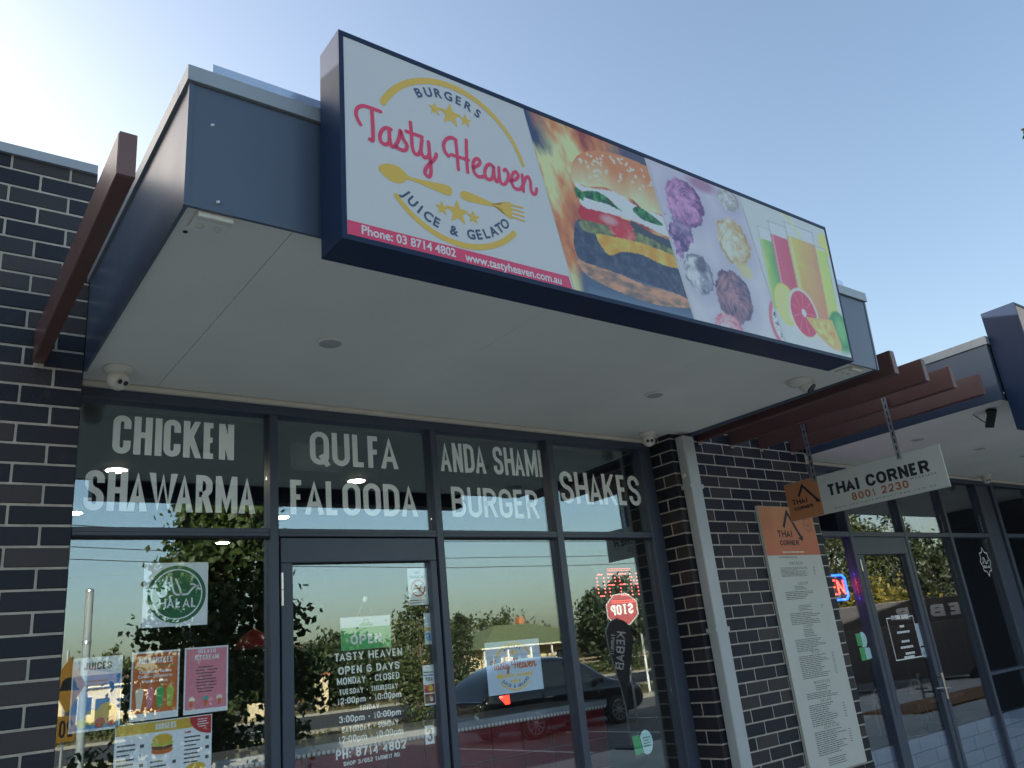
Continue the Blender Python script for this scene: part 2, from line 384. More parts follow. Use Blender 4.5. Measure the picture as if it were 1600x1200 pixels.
M_vinyl = mat('white vinyl', (.92, .89, .83), .5, var=.03, scale=9)
M_gold = mat('gold print', alb(188, 146, 66)[:3], .35, var=.03)
M_rasp = mat('raspberry print', alb(165, 50, 88), .35, var=.03)
M_ink = mat('navy print', alb(45, 65, 98), .35, var=.03)
M_bar = mat('red print band', alb(186, 52, 92), .35, var=.03)
M_swhite = mat('white sign print', (.82, .82, .82), .35, var=.01)
M_wprint = mat('white print', (.82, .82, .82), .35, var=.01)
M_beam = mat('red brown cladding beam', (.135, .060, .050), .34, var=.14, scale=3, bump=.08, bscale=30, rvar=.08)
M_beamend = mat('red brown end cap', (.19, .10, .085), .45, var=.1)
M_pipe = mat('pale grey painted steel', (.50, .51, .50), .4, var=.06, scale=4)
M_zinc = mat('galvanised strap', (.50, .53, .57), .3, metal=.85, var=.12, scale=20)
M_cam = mat('camera housing plastic', (.70, .66, .58), .4, var=.04)
M_lens = mat('black glass lens', (.008, .008, .01), .08, var=.0, spec=.8)
M_steel = mat('brushed steel', (.55, .54, .52), .25, metal=1., var=.1, scale=30)
M_paper = mat('white paper', (.82, .83, .84), .55, var=.02)
M_greytxt = mat('dark grey print', (.06, .06, .065), .6, var=.02)
def glass_mat(name, base, tint, rtint):
    M = bpy.data.materials.new(name); M.use_nodes = True; n = M.node_tree.nodes; L = M.node_tree.links; n.clear()
    out = n.new('ShaderNodeOutputMaterial'); tr = n.new('ShaderNodeBsdfTransparent'); gl = n.new('ShaderNodeBsdfGlossy'); mx = n.new('ShaderNodeAddShader')
    tr.inputs[0].default_value = (*tint, 1); gl.inputs['Color'].default_value = tuple(base * c for c in rtint) + (1,); gl.inputs['Roughness'].default_value = 0.0
    nz = n.new('ShaderNodeTexNoise'); nz.inputs['Scale'].default_value = 1.1; nz.inputs['Detail'].default_value = 1; tc = n.new('ShaderNodeTexCoord'); L.new(tc.outputs['Object'], nz.inputs['Vector'])
    b = n.new('ShaderNodeBump'); b.inputs['Strength'].default_value = .03; b.inputs['Distance'].default_value = .02; L.new(nz.outputs[0], b.inputs['Height']); L.new(b.outputs[0], gl.inputs['Normal'])
    L.new(tr.outputs[0], mx.inputs[0]); L.new(gl.outputs[0], mx.inputs[1]); L.new(mx.outputs[0], out.inputs[0])
    return M
M_glass = glass_mat('tinted reflective glass', .132, (.94, .95, .955), (.84, .97, 1.0))
M_glass2 = glass_mat('tinted shop glass', .145, (.93, .94, .95), (.92, .96, 1.0))

# ------------------------------------------------------------------ ground, building mass
M_foot = mat('concrete paving', (.70, .61, .49), .85, var=.15, scale=2, bump=.2, bscale=80)
M_asph = mat('asphalt', (.15, .14, .13), .9, var=.25, scale=4, bump=.5, bscale=150)
M_kerb = mat('kerb concrete', (.24, .225, .19), .85, var=.15, scale=3, bump=.2)
M_lawn = mat('dry lawn', (.13, .115, .05), .95, var=.35, scale=1.5, bump=.4, bscale=20)
def slab(name, x0, x1, y0, y1, z0, z1, M): return struct(MB().box(x0, x1, y0, y1, z0, z1).build(name, M))
slab('ground', -300, 300, -300, 40, -.6, -.17, M_lawn)
slab('car_park', -40, 60, -17, -6.6, -.4, -.15, M_asph)
slab('road', -200, 260, -38, -24, -.4, -.145, mat('dark road asphalt', (.06, .06, .062), .9, var=.25, scale=4, bump=.5, bscale=150))
slab('footpath', -40, 60, -6.45, .3, -.4, 0, M_foot)
slab('kerb', -40, 60, -6.6, -6.45, -.4, .002, M_kerb)
slab('kerb', -40, 60, -17.2, -17, -.4, 0, M_kerb)
slab('kerb', -200, 260, -24.2, -24, -.4, -.02, M_kerb); slab('kerb', -200, 260, -38.25, -38, -.4, -.02, M_kerb)
slab('footpath', -200, 260, -43, -41.4, -.4, -.15, mat('old footpath', (.24, .22, .18), .9, var=.2))
M_line = mat('road line paint', (.75, .75, .72), .7, var=.1)
mb = MB()
for i in range(-10, 22): mb.box(i * 9, i * 9 + 4, -31.06, -30.94, -.15, -.141)
o = mb.build('lane_marking', M_line); o['kind'] = 'structure'
mb = MB()
for i in range(8): mb.box(2 + i * 2.6, 2.1 + i * 2.6, -12.3, -6.9, -.16, -.146)
o = mb.build('bay_marking', M_line); o['kind'] = 'structure'

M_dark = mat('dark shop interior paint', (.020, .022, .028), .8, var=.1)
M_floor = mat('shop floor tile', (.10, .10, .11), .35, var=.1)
sh = thing('shop_building', 'low flat roofed shop block with dark rooms behind the shop windows', 'building', (0, 0, 0))
MB().box(-45, 70, 6.2, 6.4, 0, 3.9).build('back_wall', M_dark, sh); MB().box(14.001, 70, .34, 6.19, 0, 3.97).build('shade_block', M_dark, sh); MB().box(-45, -7.001, .34, 6.19, 0, 3.97).build('shade_block', M_dark, sh)  # unseen end blocks added so their shadow covers the trailer and garden bed
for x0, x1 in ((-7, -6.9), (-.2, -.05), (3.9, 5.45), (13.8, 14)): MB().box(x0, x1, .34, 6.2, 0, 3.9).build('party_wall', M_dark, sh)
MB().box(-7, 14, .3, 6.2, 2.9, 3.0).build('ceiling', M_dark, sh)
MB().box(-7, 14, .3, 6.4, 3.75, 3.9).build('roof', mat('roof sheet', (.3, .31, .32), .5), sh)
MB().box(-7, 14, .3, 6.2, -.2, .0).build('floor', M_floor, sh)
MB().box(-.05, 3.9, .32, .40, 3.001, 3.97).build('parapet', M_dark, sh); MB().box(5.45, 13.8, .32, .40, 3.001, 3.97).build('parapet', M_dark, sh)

# ------------------------------------------------------------------ brick walls, every visible brick a part
BM = {}
def brick(x0, x1, y0, y1, z0, z1, parent):
    k = (round(x1 - x0, 3), round(y1 - y0, 3), round(z1 - z0, 4))
    if k not in BM:
        b = MB().bbox(-k[0] / 2, k[0] / 2, -k[1] / 2, k[1] / 2, -k[2] / 2, k[2] / 2, .003); o = b.build('brick', M_brick); BM[k] = o.data
    else:
        o = bpy.data.objects.new('brick', BM[k]); COL.objects.link(o)
    o.parent = parent
    o.location = Vector(((x0 + x1) / 2, (y0 + y1) / 2 + random.uniform(-.0012, .0012), (z0 + z1) / 2)) - parent_world(parent)
    o.rotation_euler = (random.uniform(-.004, .004), random.uniform(-.003, .003), random.uniform(-.003, .003))
def brick_wall(name, label, sgn, xc, length, zj, H, rows, indiv, top):
    """sgn=+1: wall runs to +x from its corner at xc, -1: to -x. indiv(r, dist) says which bricks are objects"""
    t = thing(name, label, 'brick wall', (xc, 0, 0)); rest = MB()
    X = lambda a, b: (xc + sgn * a, xc + sgn * b) if sgn > 0 else (xc - b, xc - a)
    for r in range(*rows):
        z0, z1 = zj - (r + 1) * H + .005, zj - r * H - .005
        L = []
        if r % 2 == 0:
            L.append((0, .11, 0, .23)); a = .12
        else:
            L.append((0, .23, 0, .11)); L.append((0, .11, .12, .23)); a = .24
        while a < length - .05:
            b = min(a + .23, length); L.append((a, b, 0, .11)); a += .24
        for a, b, y0, y1 in L:
            x0, x1 = X(a, b)
            if indiv(r, a): brick(x0, x1, y0, y1, z0, z1, t)
            else: rest.box(x0, x1, y0, y1, z0, z1)
    x0, x1 = X(.004, length - .004)
    core = MB().box(x0, x1, .0035, .226, -.1, top - .002).build('mortar', M_mortar, t)
    if rest.f:
        o = rest.build('brickwork', M_brick, t); o['kind'] = 'stuff'
    return t
lw = brick_wall('brick_wall', 'charcoal brick wall with pale mortar at the left of the burger shop', -1, 0., 4.2, 2.9703, .086, (-12, 35), lambda r, a: r < 22 and a < .62, 4.0)
MB().box(-4.21, -.005, -.02, .40, 3.984, 4.032).build('wall_cap', M_cap, lw); MB().box(-4.21, .0, .25, .40, 0, 3.97).build('wall_core', M_dark, lw)
rw = brick_wall('brick_wall', 'charcoal brick pier between the two shops, with downpipe and menu board', 1, 3.817, 1.68, 2.961, .0853, (-12, 35), lambda r, a: -2 <= r < 27 and not (.62 < a and r > 30), 3.985)
MB().box(3.80, 5.51, -.02, .40, 3.986, 4.03).build('wall_cap', M_cap, rw); MB().box(3.83, 5.485, .235, .34, 0, 3.98).build('wall_core', M_dark, rw)

# ------------------------------------------------------------------ canopies
def fq(p): return p
def canopy(label, x0, x1, D, Dt, zb, zt, zc, yw, zw, joints, x_end_open=False):
    t = thing('awning_canopy', label, 'canopy', (x0, 0, zb))
    th = .012
    # front fascia leans out a little towards its top
    MB().hexa([(x0, -D, zb - .006), (x1, -D, zb - .006), (x1, -D + th, zb - .006), (x0, -D + th, zb - .006), (x0, -Dt, zt), (x1, -Dt, zt), (x1, -Dt + th, zt), (x0, -Dt + th, zt)]).build('front_fascia', M_fascia, t)
    ym = -.62
    for xa, xb in ((x0, x0 + th), (x1 - th, x1)):
        for ya, yb, za in ((-D + th + .001, ym - .0015, 0), (ym + .0015, .0 - .002, 0)):
            ta = -Dt + th + .001 if ya < ym - .01 and ya == -D + th + .001 else ya
            MB().hexa([(xa, ya, zb - .006), (xb, ya, zb - .006), (xb, yb, zb - .006), (xa, yb, zb - .006), (xa, ta, zt), (xb, ta, zt), (xb, yb, zt), (xa, yb, zt)]).build('side_fascia', M_fascia, t)
    for xa in (x0 - .004, x1 - .012):
        MB().hexa([(xa, -D - .003, zb - .008), (xa + .016, -D - .003, zb - .008), (xa + .016, -D + .012, zb - .008), (xa, -D + .012, zb - .008), (xa, -Dt - .003, zt), (xa + .016, -Dt - .003, zt), (xa + .016, -Dt + .012, zt), (xa, -Dt + .012, zt)]).build('corner_trim', M_fascia, t)
    # capping with a drip edge
    c = MB(); c.box(x0 - .012, x1 + .012, -Dt - .014, -Dt + .09, zt + .003, zc); c.build('front_capping', M_cap, t)
    for xa, xb in ((x0 - .0125, x0 + .09), (x1 - .09, x1 + .0125)): MB().box(xa, xb, -Dt + .0915, .015, zt + .0035, zc - .001).build('side_capping', M_cap, t)
    MB().box(x0 + .095, x1 - .095, -Dt + .095, .3, zt - .02, zt + .02).build('roof_sheet', M_flash, t)
    # soffit sheets
    S = lambda y: zb + (zw - zb) * (y + D) / (yw + D)
    xs = [x0 + th] + joints + [x1 - th]
    for i, (a, b) in enumerate(zip(xs, xs[1:])):
        g = .002 if i == 0 else .0006
        ya = -D + th + .004; q = MB()
        q.hexa([(a + g, ya, S(ya) + .0), (b - g, ya, S(ya)), (b - g, yw, S(yw)), (a + g, yw, S(yw)), (a + g, ya, S(ya) + .01), (b - g, ya, S(ya) + .01), (b - g, yw, S(yw) + .01), (a + g, yw, S(yw) + .01)]).build('soffit_sheet', M_soffit, t)
    MB().box(x0 + .03, x1 - .03, -D + .04, .2, zb + .07, zb + .09).build('soffit_backing', M_dark, t)
    return t
can = canopy('blue grey box canopy with pale soffit over the burger shop windows', 0.0, 3.985, 1.540, 1.563, 2.977, 3.4035, 3.4626, .2, 2.999, [.352, 1.56, 2.77])
MB().box(.085, 3.90, -1.505, -1.4985, 3.4630, 3.558).build('flashing_strip', M_flash, can)
for x, z in ((.075, 3.275), (.10, 3.005)): MB().lathe((x, -1.553 if z > 3.1 else -1.5415, z), (0, -1, 0), [(.008, 0), (.008, .003), (.004, .006)], 10).build('screw', M_steel, can)
MB().lathe((.12, -1.5005, 3.54), (0, -1, 0), [(.006, 0), (.006, .003), (.003, .005)], 8).build('screw', M_steel, can)
can2 = canopy('blue grey box canopy over the neighbouring restaurant, partly hidden by the beams', 5.523, 13.0, 1.593, 1.60, 2.948, 3.352, 3.414, .2, 2.965, [7.0, 8.2, 9.4, 10.6, 11.8])
MB().lathe((5.56, -1.6, 2.985), (0, -1, 0), [(.012, 0), (.012, .004), (.006, .008)], 10).build('screw', M_steel, can2)

# ------------------------------------------------------------------ projecting beams
def beam(label, x0, x1, ye, z0, z1):
    t = thing('projecting_beam', label, 'beam', (x0, 0, z0), 'red brown beams projecting from the brick piers')
    MB().bbox(x0, x1, ye + .004, .0, z0, z1, .004).build('beam_body', M_beam, t)
    MB().bbox(x0 + .0015, x1 - .0015, ye, ye + .0035, z0 + .0015, z1 - .0015, .001).build('end_cap', M_beamend, t)
    MB().box((x0 + x1) / 2 - .02, (x0 + x1) / 2 + .02, -.004, -.0005, z0 - .022, z0 - .001).build('mortar_pad', M_mortar, t)
    return t
beam('red brown beam alone on the left brick wall beside the canopy', -.2012, -.1500, -1.592, 2.986, 3.133)
for x, d in ((4.126, 'red brown beam nearest the burger shop canopy, first in the row of four'), (4.507, 'second red brown beam from the burger shop canopy'),
             (4.878, 'third red brown beam from the burger shop canopy, carrying the hanging sign'), (5.299, 'last red brown beam, beside the restaurant canopy')):
    beam(d, x, x + .052, -1.566, 2.961, 3.111)

# ------------------------------------------------------------------ downpipe
dp = thing('downpipe', 'pale square downpipe on the corner of the brick pier', 'downpipe', (3.93, -.04, 0))
MB().bbox(3.868, 3.985, -.085, -.006, .02, 2.968, .006).build('pipe', M_pipe, dp)
for z in (.4, 1.6, 2.58): MB().box(3.855, 3.998, -.0875, -.002, z, z + .03).build('pipe_bracket', M_pipe, dp)
MB().lathe((3.861, -.045, 2.675), (-1, 0, 0), [(.016, 0), (.02, .006), (.013, .014)], 14).build('bracket_screw', M_cam, dp)
MB().box(3.86, 3.99, -.15, -.004, 0.0, .06).build('pipe_shoe', M_pipe, dp)

# ------------------------------------------------------------------ shop fronts
GY = .245
def bar(par, name, x0, x1, z0, z1, y0=.2, y1=.285, b=.003, M=None): return MB().bbox(x0, x1, y0, y1, z0, z1, b).build(name, M or M_frame, par)
def pane(par, x0, x1, z0, z1, M, name='window_pane'): return MB().box(x0, x1, GY, GY + .006, z0, z1).build(name, M, par)
ZT, ZH = 2.9255, 2.984
sf = thing('storefront', 'dark framed glass shop front of the burger shop', 'shop front', (0, .2, 0))
bar(sf, 'head_rail', .001, 3.816, ZT, ZH, .2, .30)
MB().bbox(.001, 3.816, .170, .198, 2.9715, 2.9965, .003).build('ceiling_bead', M_bead, sf)
for x0, x1 in ((.001, .03), (.925, .970), (1.912, 1.9565), (2.82, 2.8735), (3.70, 3.816)):
    bar(sf, 'mullion', x0, x1, .06, ZT - .001, .2, .289)
XS = [(.031, .924), (.971, 1.911), (1.9575, 2.819), (2.8745, 3.699)]
for i, (a, b) in enumerate(XS):
    bar(sf, 'transom', a, b, 2.279, 2.3185, .203, .286)
    MB().box(a, b, .2025, .2029, 2.296, 2.298).build('transom_groove', M_black, sf)
    pane(sf, a + .001, b - .001, 2.3195, ZT - .001, M_glass, 'highlight_pane')
    if i != 1:
        MB().box(a + .001, b - .001, .215, .244, 2.2725, 2.2785).build('glazing_seal', M_black, sf)
        pane(sf, a + .001, b - .001, .101, 2.272, M_glass)
        bar(sf, 'sill', a, b, .02, .10, .2, .29)
door = bar(sf, 'door_top_rail', .982, 1.898, 2.146, 2.272, .206, .262)
dr = thing('entrance_door', 'glass entrance door with opening hours lettering and a dark frame', 'door', (.98, .206, 0)); del dr['category'], dr['label']
dr.parent = sf; dr.location = Vector((.98, .206, 0)) - Vector((0, .2, 0)); dr.name = 'door'
door.parent = dr; door.location = Vector((0, 0, 0)) - Vector((0, 0, 0)); door.data.transform(Matrix.Translation((-.98, -.006, 0)))
bar(dr, 'door_stile', .982, 1.043, .05, 2.1455, .206, .262); bar(dr, 'door_stile', 1.858, 1.898, .05, 2.1455, .206, .262); bar(dr, 'door_bottom_rail', 1.044, 1.857, .05, .16, .206, .262)
MB().box(1.0445, 1.8565, .222, .244, 2.141, 2.1455).build('door_seal', M_black, dr)
MB().box(1.0445, 1.8565, GY - .004, GY + .002, .161, 2.1405).build('door_pane', M_glass, dr)
MB().tube((.983, .197, 1.935), (.983, .197, 2.01), .008, n=10).tube((.983, .197, 2.013), (.983, .197, 2.095), .008, n=10).build('door_hinge', M_steel, dr)
MB().box(1.8985, 1.9115, .23, .28, .05, 2.272).build('door_gap', M_black, sf)
# neighbour
sg2 = thing('storefront', 'dark framed glass shop front of the restaurant on the right', 'shop front', (5.5, .2, 0))
bar(sg2, 'head_rail', 5.50, 12.8, 2.895, 2.945, .2, .30)
MB().bbox(5.50, 12.8, .170, .198, 2.934, 2.960, .003).build('ceiling_bead', M_bead, sg2)
N2 = [(5.501, 5.60), (6.252, 6.302), (7.222, 7.272), (8.150, 8.200), (9.055, 9.11), (9.45, 9.52), (10.5, 10.55), (11.5, 11.55)]
for x0, x1 in N2: bar(sg2, 'mullion', x0, x1, .02, 2.894, .2, .292)
for i, ((_, a), (b, _2)) in enumerate(zip(N2, N2[1:])):
    a += .001; b -= .001
    if i == 4: MB().box(a, b, .23, .28, .0, 2.894).build('infill_panel', M_frame, sg2); continue
    bar(sg2, 'transom', a, b, 2.297, 2.342, .203, .288)
    pane(sg2, a + .001, b - .001, 2.343, 2.893, M_glass2, 'highlight_pane')
    if i == 1: continue
    if i == 3:
        bar(sg2, 'mid_rail', a, b, .935, .965, .205, .285); pane(sg2, a + .001, b - .001, .966, 2.296, M_glass2); pane(sg2, a + .001, b - .001, .03, .934, M_glass2)
    else: pane(sg2, a + .001, b - .001, .03, 2.296, M_glass2)
d2 = thing('door', '-', '-', (6.304, .206, 0)); del d2['category'], d2['label']; d2.parent = sg2; d2.location = (6.304 - 5.5, .006, 0)
bar(d2, 'door_top_rail', 6.304, 7.220, 2.136, 2.294, .206, .262); bar(d2, 'door_stile', 6.304, 6.405, .03, 2.1355, .206, .262); bar(d2, 'door_stile', 7.150, 7.220, .03, 2.1355, .206, .262)
MB().box(6.406, 7.149, GY - .004, GY + .002, .03, 2.135).build('door_pane', M_glass2, d2)
MB().tube((6.318, .198, 1.99), (6.318, .198, 2.09), .008).build('door_hinge', M_steel, d2)
h = MB(); h.tube((7.105, .135, .84), (7.105, .135, 1.06), .013, n=12); h.tube((7.105, .135, .9), (7.165, .206, .9), .008); h.tube((7.105, .135, 1.02), (7.165, .206, 1.02), .008); h.tube((6.97, .14, .94), (7.20, .14, .925), .007)
h.build('door_handle', M_steel, d2, smooth=True)
for sx in (6.30,): MB().box(sx + .02, sx + .022, .2035, .2055, .8, 2.1).build('door_seam', M_black, d2)
# painted block dado inside the restaurant glass
M_dado = mat('blue grey painted block', (.15, .18, .24), .55, var=.08, scale=5, objvar=.08)
dd = thing('dado_wall', 'low blue grey block wall behind the restaurant glass', 'low wall', (5.6, .3, 0))
MB().box(5.6, 9.05, .268, .34, .0, .568).build('mortar', mat('dado joint', (.05, .06, .08), .8), dd)
dm = None
for r in range(5):
    x = 5.6 - (.12 if r % 2 else 0); z1 = .57 - r * .115
    while x < 9.04:
        a, b = max(x, 5.602), min(x + .36, 9.048)
        if b - a > .04:
            MB().box(a, b - .008, .259, .275, z1 - .107, z1).build('block', M_dado, dd)
        x += .36
# ------------------------------------------------------------------ main light box sign
SX0, SX1, SZ0, SZ1 = .428, 3.372, 2.871, 3.667
yt = lambda z: -1.719 - (z - 2.873) * .0389
def sfn(u, v, l=0): return (u, yt(v) - .0015 - l * .0007, v)
sgn = thing('shop_sign', 'long navy light box sign with burger, ice cream and juice pictures on the canopy front', 'shop sign', (.428, -1.6, 2.871))
def slant_box(x0, x1, z0, z1, yf, yb):     # box whose front follows the lean
    return [(x0, yt(z0) + yf, z0), (x1, yt(z0) + yf, z0), (x1, yb(z0), z0), (x0, yb(z0), z0), (x0, yt(z1) + yf, z1), (x1, yt(z1) + yf, z1), (x1, yb(z1), z1), (x0, yb(z1), z1)]
ybk = lambda z: -1.567 - max(0, z - 2.977) * .054
MB().hexa(slant_box(SX0, SX1, SZ0, SZ1, .006, ybk)).build('sign_box', M_navy, sgn)
FW = .018
for a in ((SX0, SX1, SZ1 - FW, SZ1), (SX0, SX1, SZ0, SZ0 + FW), (SX0, SX0 + FW, SZ0 + FW + .0005, SZ1 - FW - .0005), (SX1 - FW * .7, SX1, SZ0 + FW + .0005, SZ1 - FW - .0005)):
    MB().hexa(slant_box(*a, -.004, lambda z: yt(z) + .0055)).build('sign_frame', M_navy, sgn)
fx0, fx1, fz0, fz1 = SX0 + FW, SX1 - FW * .7, SZ0 + FW, SZ1 - FW
face = MB().hexa(slant_box(fx0 + .0005, fx1 - .0005, fz0 + .0005, fz1 - .0005, -.0012, lambda z: yt(z) + .0055)).build('sign_face', M_white, sgn)
pz0, pz1 = fz0 + .001, fz1 - .001
def bl(p, q): return lambda z: p[0] + (q[0] - p[0]) * (z - p[1]) / (q[1] - p[1])
B1, B2, B3 = bl((1.404, 2.888), (1.232, 3.646)), bl((2.103, 2.889), (1.932, 3.640)), bl((2.765, 2.894), (2.601, 3.641))
def paint_burger(C, t, f):
    X, Z = C.X, C.Z
    n1 = vnoise(X, Z * .45, 7, 1); n2 = vnoise(X + Z * .4, Z * .5, 16, 2); n3 = vnoise(X, Z, 45, 3)
    fire = n1 * .65 + n2 * .45 + (1.75 - X) * .25 - .08
    C.C = C.mixc(alb(120, 52, 52), alb(200, 112, 78), (fire - .35) / .2); C.C = C.C * (1 - np.clip((fire - .55) / .16, 0, 1))[..., None] + np.asarray(alb(206, 190, 140)) * np.clip((fire - .55) / .16, 0, 1)[..., None]
    dk = np.clip((.10 - (X - B1(Z))) / .06 + (n1 - .5) * 2.5, 0, 1) * np.clip((Z - 3.5) / .06 + (n2 - .5) * 3, 0, 1); C.fill(dk, alb(38, 55, 92))
    C.fill(np.clip((X - 1.70) / .1 + (n1 - .5) * 3, 0, 1) * np.clip((Z - 3.53) / .05, 0, 1), alb(60, 62, 92))
    C.fill(np.clip((3.02 - Z) / .09 + (n1 - .5) * 1.5, 0, 1) * np.clip((X - B1(Z)) / .1, 0, 1), alb(96, 100, 104))
    C.fill(np.clip((X - 1.43) / .03, 0, 1) * np.clip((3.06 - Z) / .04, 0, 1), alb(58, 80, 112))
    C.fill(np.clip((2.93 - Z) / .03, 0, 1) * np.clip((X - 1.46) / .03, 0, 1), alb(72, 96, 128))
    C.shape([(1.439, 3.03), (1.521, 3.026), (1.633, 3.018), (1.808, 2.995), (2.03, 2.99), (2.12, 2.95), (1.899, 2.916), (1.697, 2.925), (1.512, 2.955), (1.444, 2.996)], C.mixc(alb(92, 88, 92), alb(165, 128, 108), (vnoise(X, Z * 2, 22, 5) - .3) * 2.2 + (Z - 2.95) * 5))
    C.shape([(1.430, 3.12), (1.464, 3.21), (1.60, 3.19), (2.06, 3.18), (2.10, 3.0), (1.95, 3.0), (1.71, 3.012), (1.53, 3.02), (1.45, 3.03), (1.428, 3.074)], C.mixc(alb(38, 52, 82), alb(70, 84, 112), (vnoise(X, Z, 40, 8) - .35) * 1.6))
    C.shape([(1.47, 3.205), (1.55, 3.222), (1.667, 3.230), (1.665, 3.184), (1.58, 3.17), (1.49, 3.167)], C.mixc(alb(58, 76, 62), alb(112, 124, 92), (n3 - .3) * 2))
    C.shape([(1.75, 3.235), (1.86, 3.25), (2.06, 3.225), (2.06, 3.17), (1.85, 3.185), (1.76, 3.2)], C.mixc(alb(52, 72, 60), alb(120, 130, 92), (n3 - .3) * 2))
    C.shape([(1.645, 3.23), (1.78, 3.24), (1.78, 3.19), (1.70, 3.178), (1.66, 3.19)], C.mixc(alb(160, 42, 60), alb(196, 110, 112), (n3 - .45) * 3))
    C.shape([(1.555, 3.163), (1.639, 3.180), (1.844, 3.192), (2.06, 3.175), (2.07, 3.127), (1.938, 3.118), (1.82, 3.135), (1.70, 3.122), (1.616, 3.088)], C.mixc(alb(178, 128, 48), alb(206, 170, 92), (vnoise(X, Z, 18, 9) - .35) * 2))
    C.shape([(1.491, 3.284), (1.579, 3.287), (1.757, 3.284), (1.796, 3.262), (1.76, 3.238), (1.667, 3.228), (1.485, 3.226)], C.mixc(alb(150, 32, 52), alb(190, 74, 84), (vnoise(X, Z, 12, 4) - .35) * 2)); C.ell(1.645, 3.255, .045, .02, alb(214, 150, 160), .7, .9)
    C.shape([(1.78, 3.29), (1.9, 3.26), (2.06, 3.25), (2.06, 3.21), (1.86, 3.235), (1.79, 3.25)], alb(48, 58, 78))
    C.shape([(1.49, 3.333), (1.62, 3.343), (1.78, 3.35), (2.06, 3.305), (2.06, 3.262), (1.8, 3.292), (1.62, 3.285), (1.503, 3.281)], C.mixc(alb(172, 190, 194), alb(206, 216, 212), (vnoise(X, Z, 14, 6) - .3) * 2))
    C.shape([(1.462, 3.40), (1.515, 3.378), (1.573, 3.385), (1.655, 3.40), (1.736, 3.405), (1.814, 3.375), (2.02, 3.36), (2.02, 3.31), (1.84, 3.318), (1.78, 3.295), (1.74, 3.335), (1.64, 3.36), (1.54, 3.352), (1.48, 3.36)], C.mixc(alb(176, 186, 196), alb(222, 226, 226), (vnoise(X, Z, 20, 7) - .3) * 2))
    for P in ([(1.48, 3.335), (1.57, 3.372), (1.64, 3.368), (1.70, 3.335), (1.73, 3.32), (1.64, 3.33), (1.55, 3.325)], [(1.80, 3.345), (1.834, 3.371), (1.906, 3.357), (1.985, 3.322), (1.93, 3.31), (1.85, 3.315)], [(1.466, 3.36), (1.5, 3.35), (1.51, 3.31), (1.47, 3.32)]):
        C.shape(P, C.mixc(alb(20, 62, 52), alb(52, 142, 70), (n3 - .35) * 2.5))
    bun = [(1.455, 3.40), (1.462, 3.455), (1.49, 3.505), (1.545, 3.55), (1.632, 3.585), (1.769, 3.607), (1.90, 3.605), (2.05, 3.58), (2.10, 3.36), (1.98, 3.372), (1.876, 3.366), (1.80, 3.40), (1.731, 3.398), (1.654, 3.412), (1.553, 3.388), (1.48, 3.382)]
    C.shape(bun, C.mixc(alb(206, 176, 150), alb(176, 112, 78), (Z - 3.39) * 7 + (n1 - .5) * 1.2))
    rs = np.random.RandomState(3)
    for k in range(64):
        a = rs.uniform(.0, 1); x = 1.49 + .48 * a; zt = 3.52 + .075 * math.sin(min(a * 1.6, 1.3)); z = zt - rs.rand() ** 1.6 * .14 + .01
        if a < .15: z -= .03
        C.ell(x, z, .0085, .0055, alb(226, 206, 176), .85, .6, rs.uniform(-1, 1))
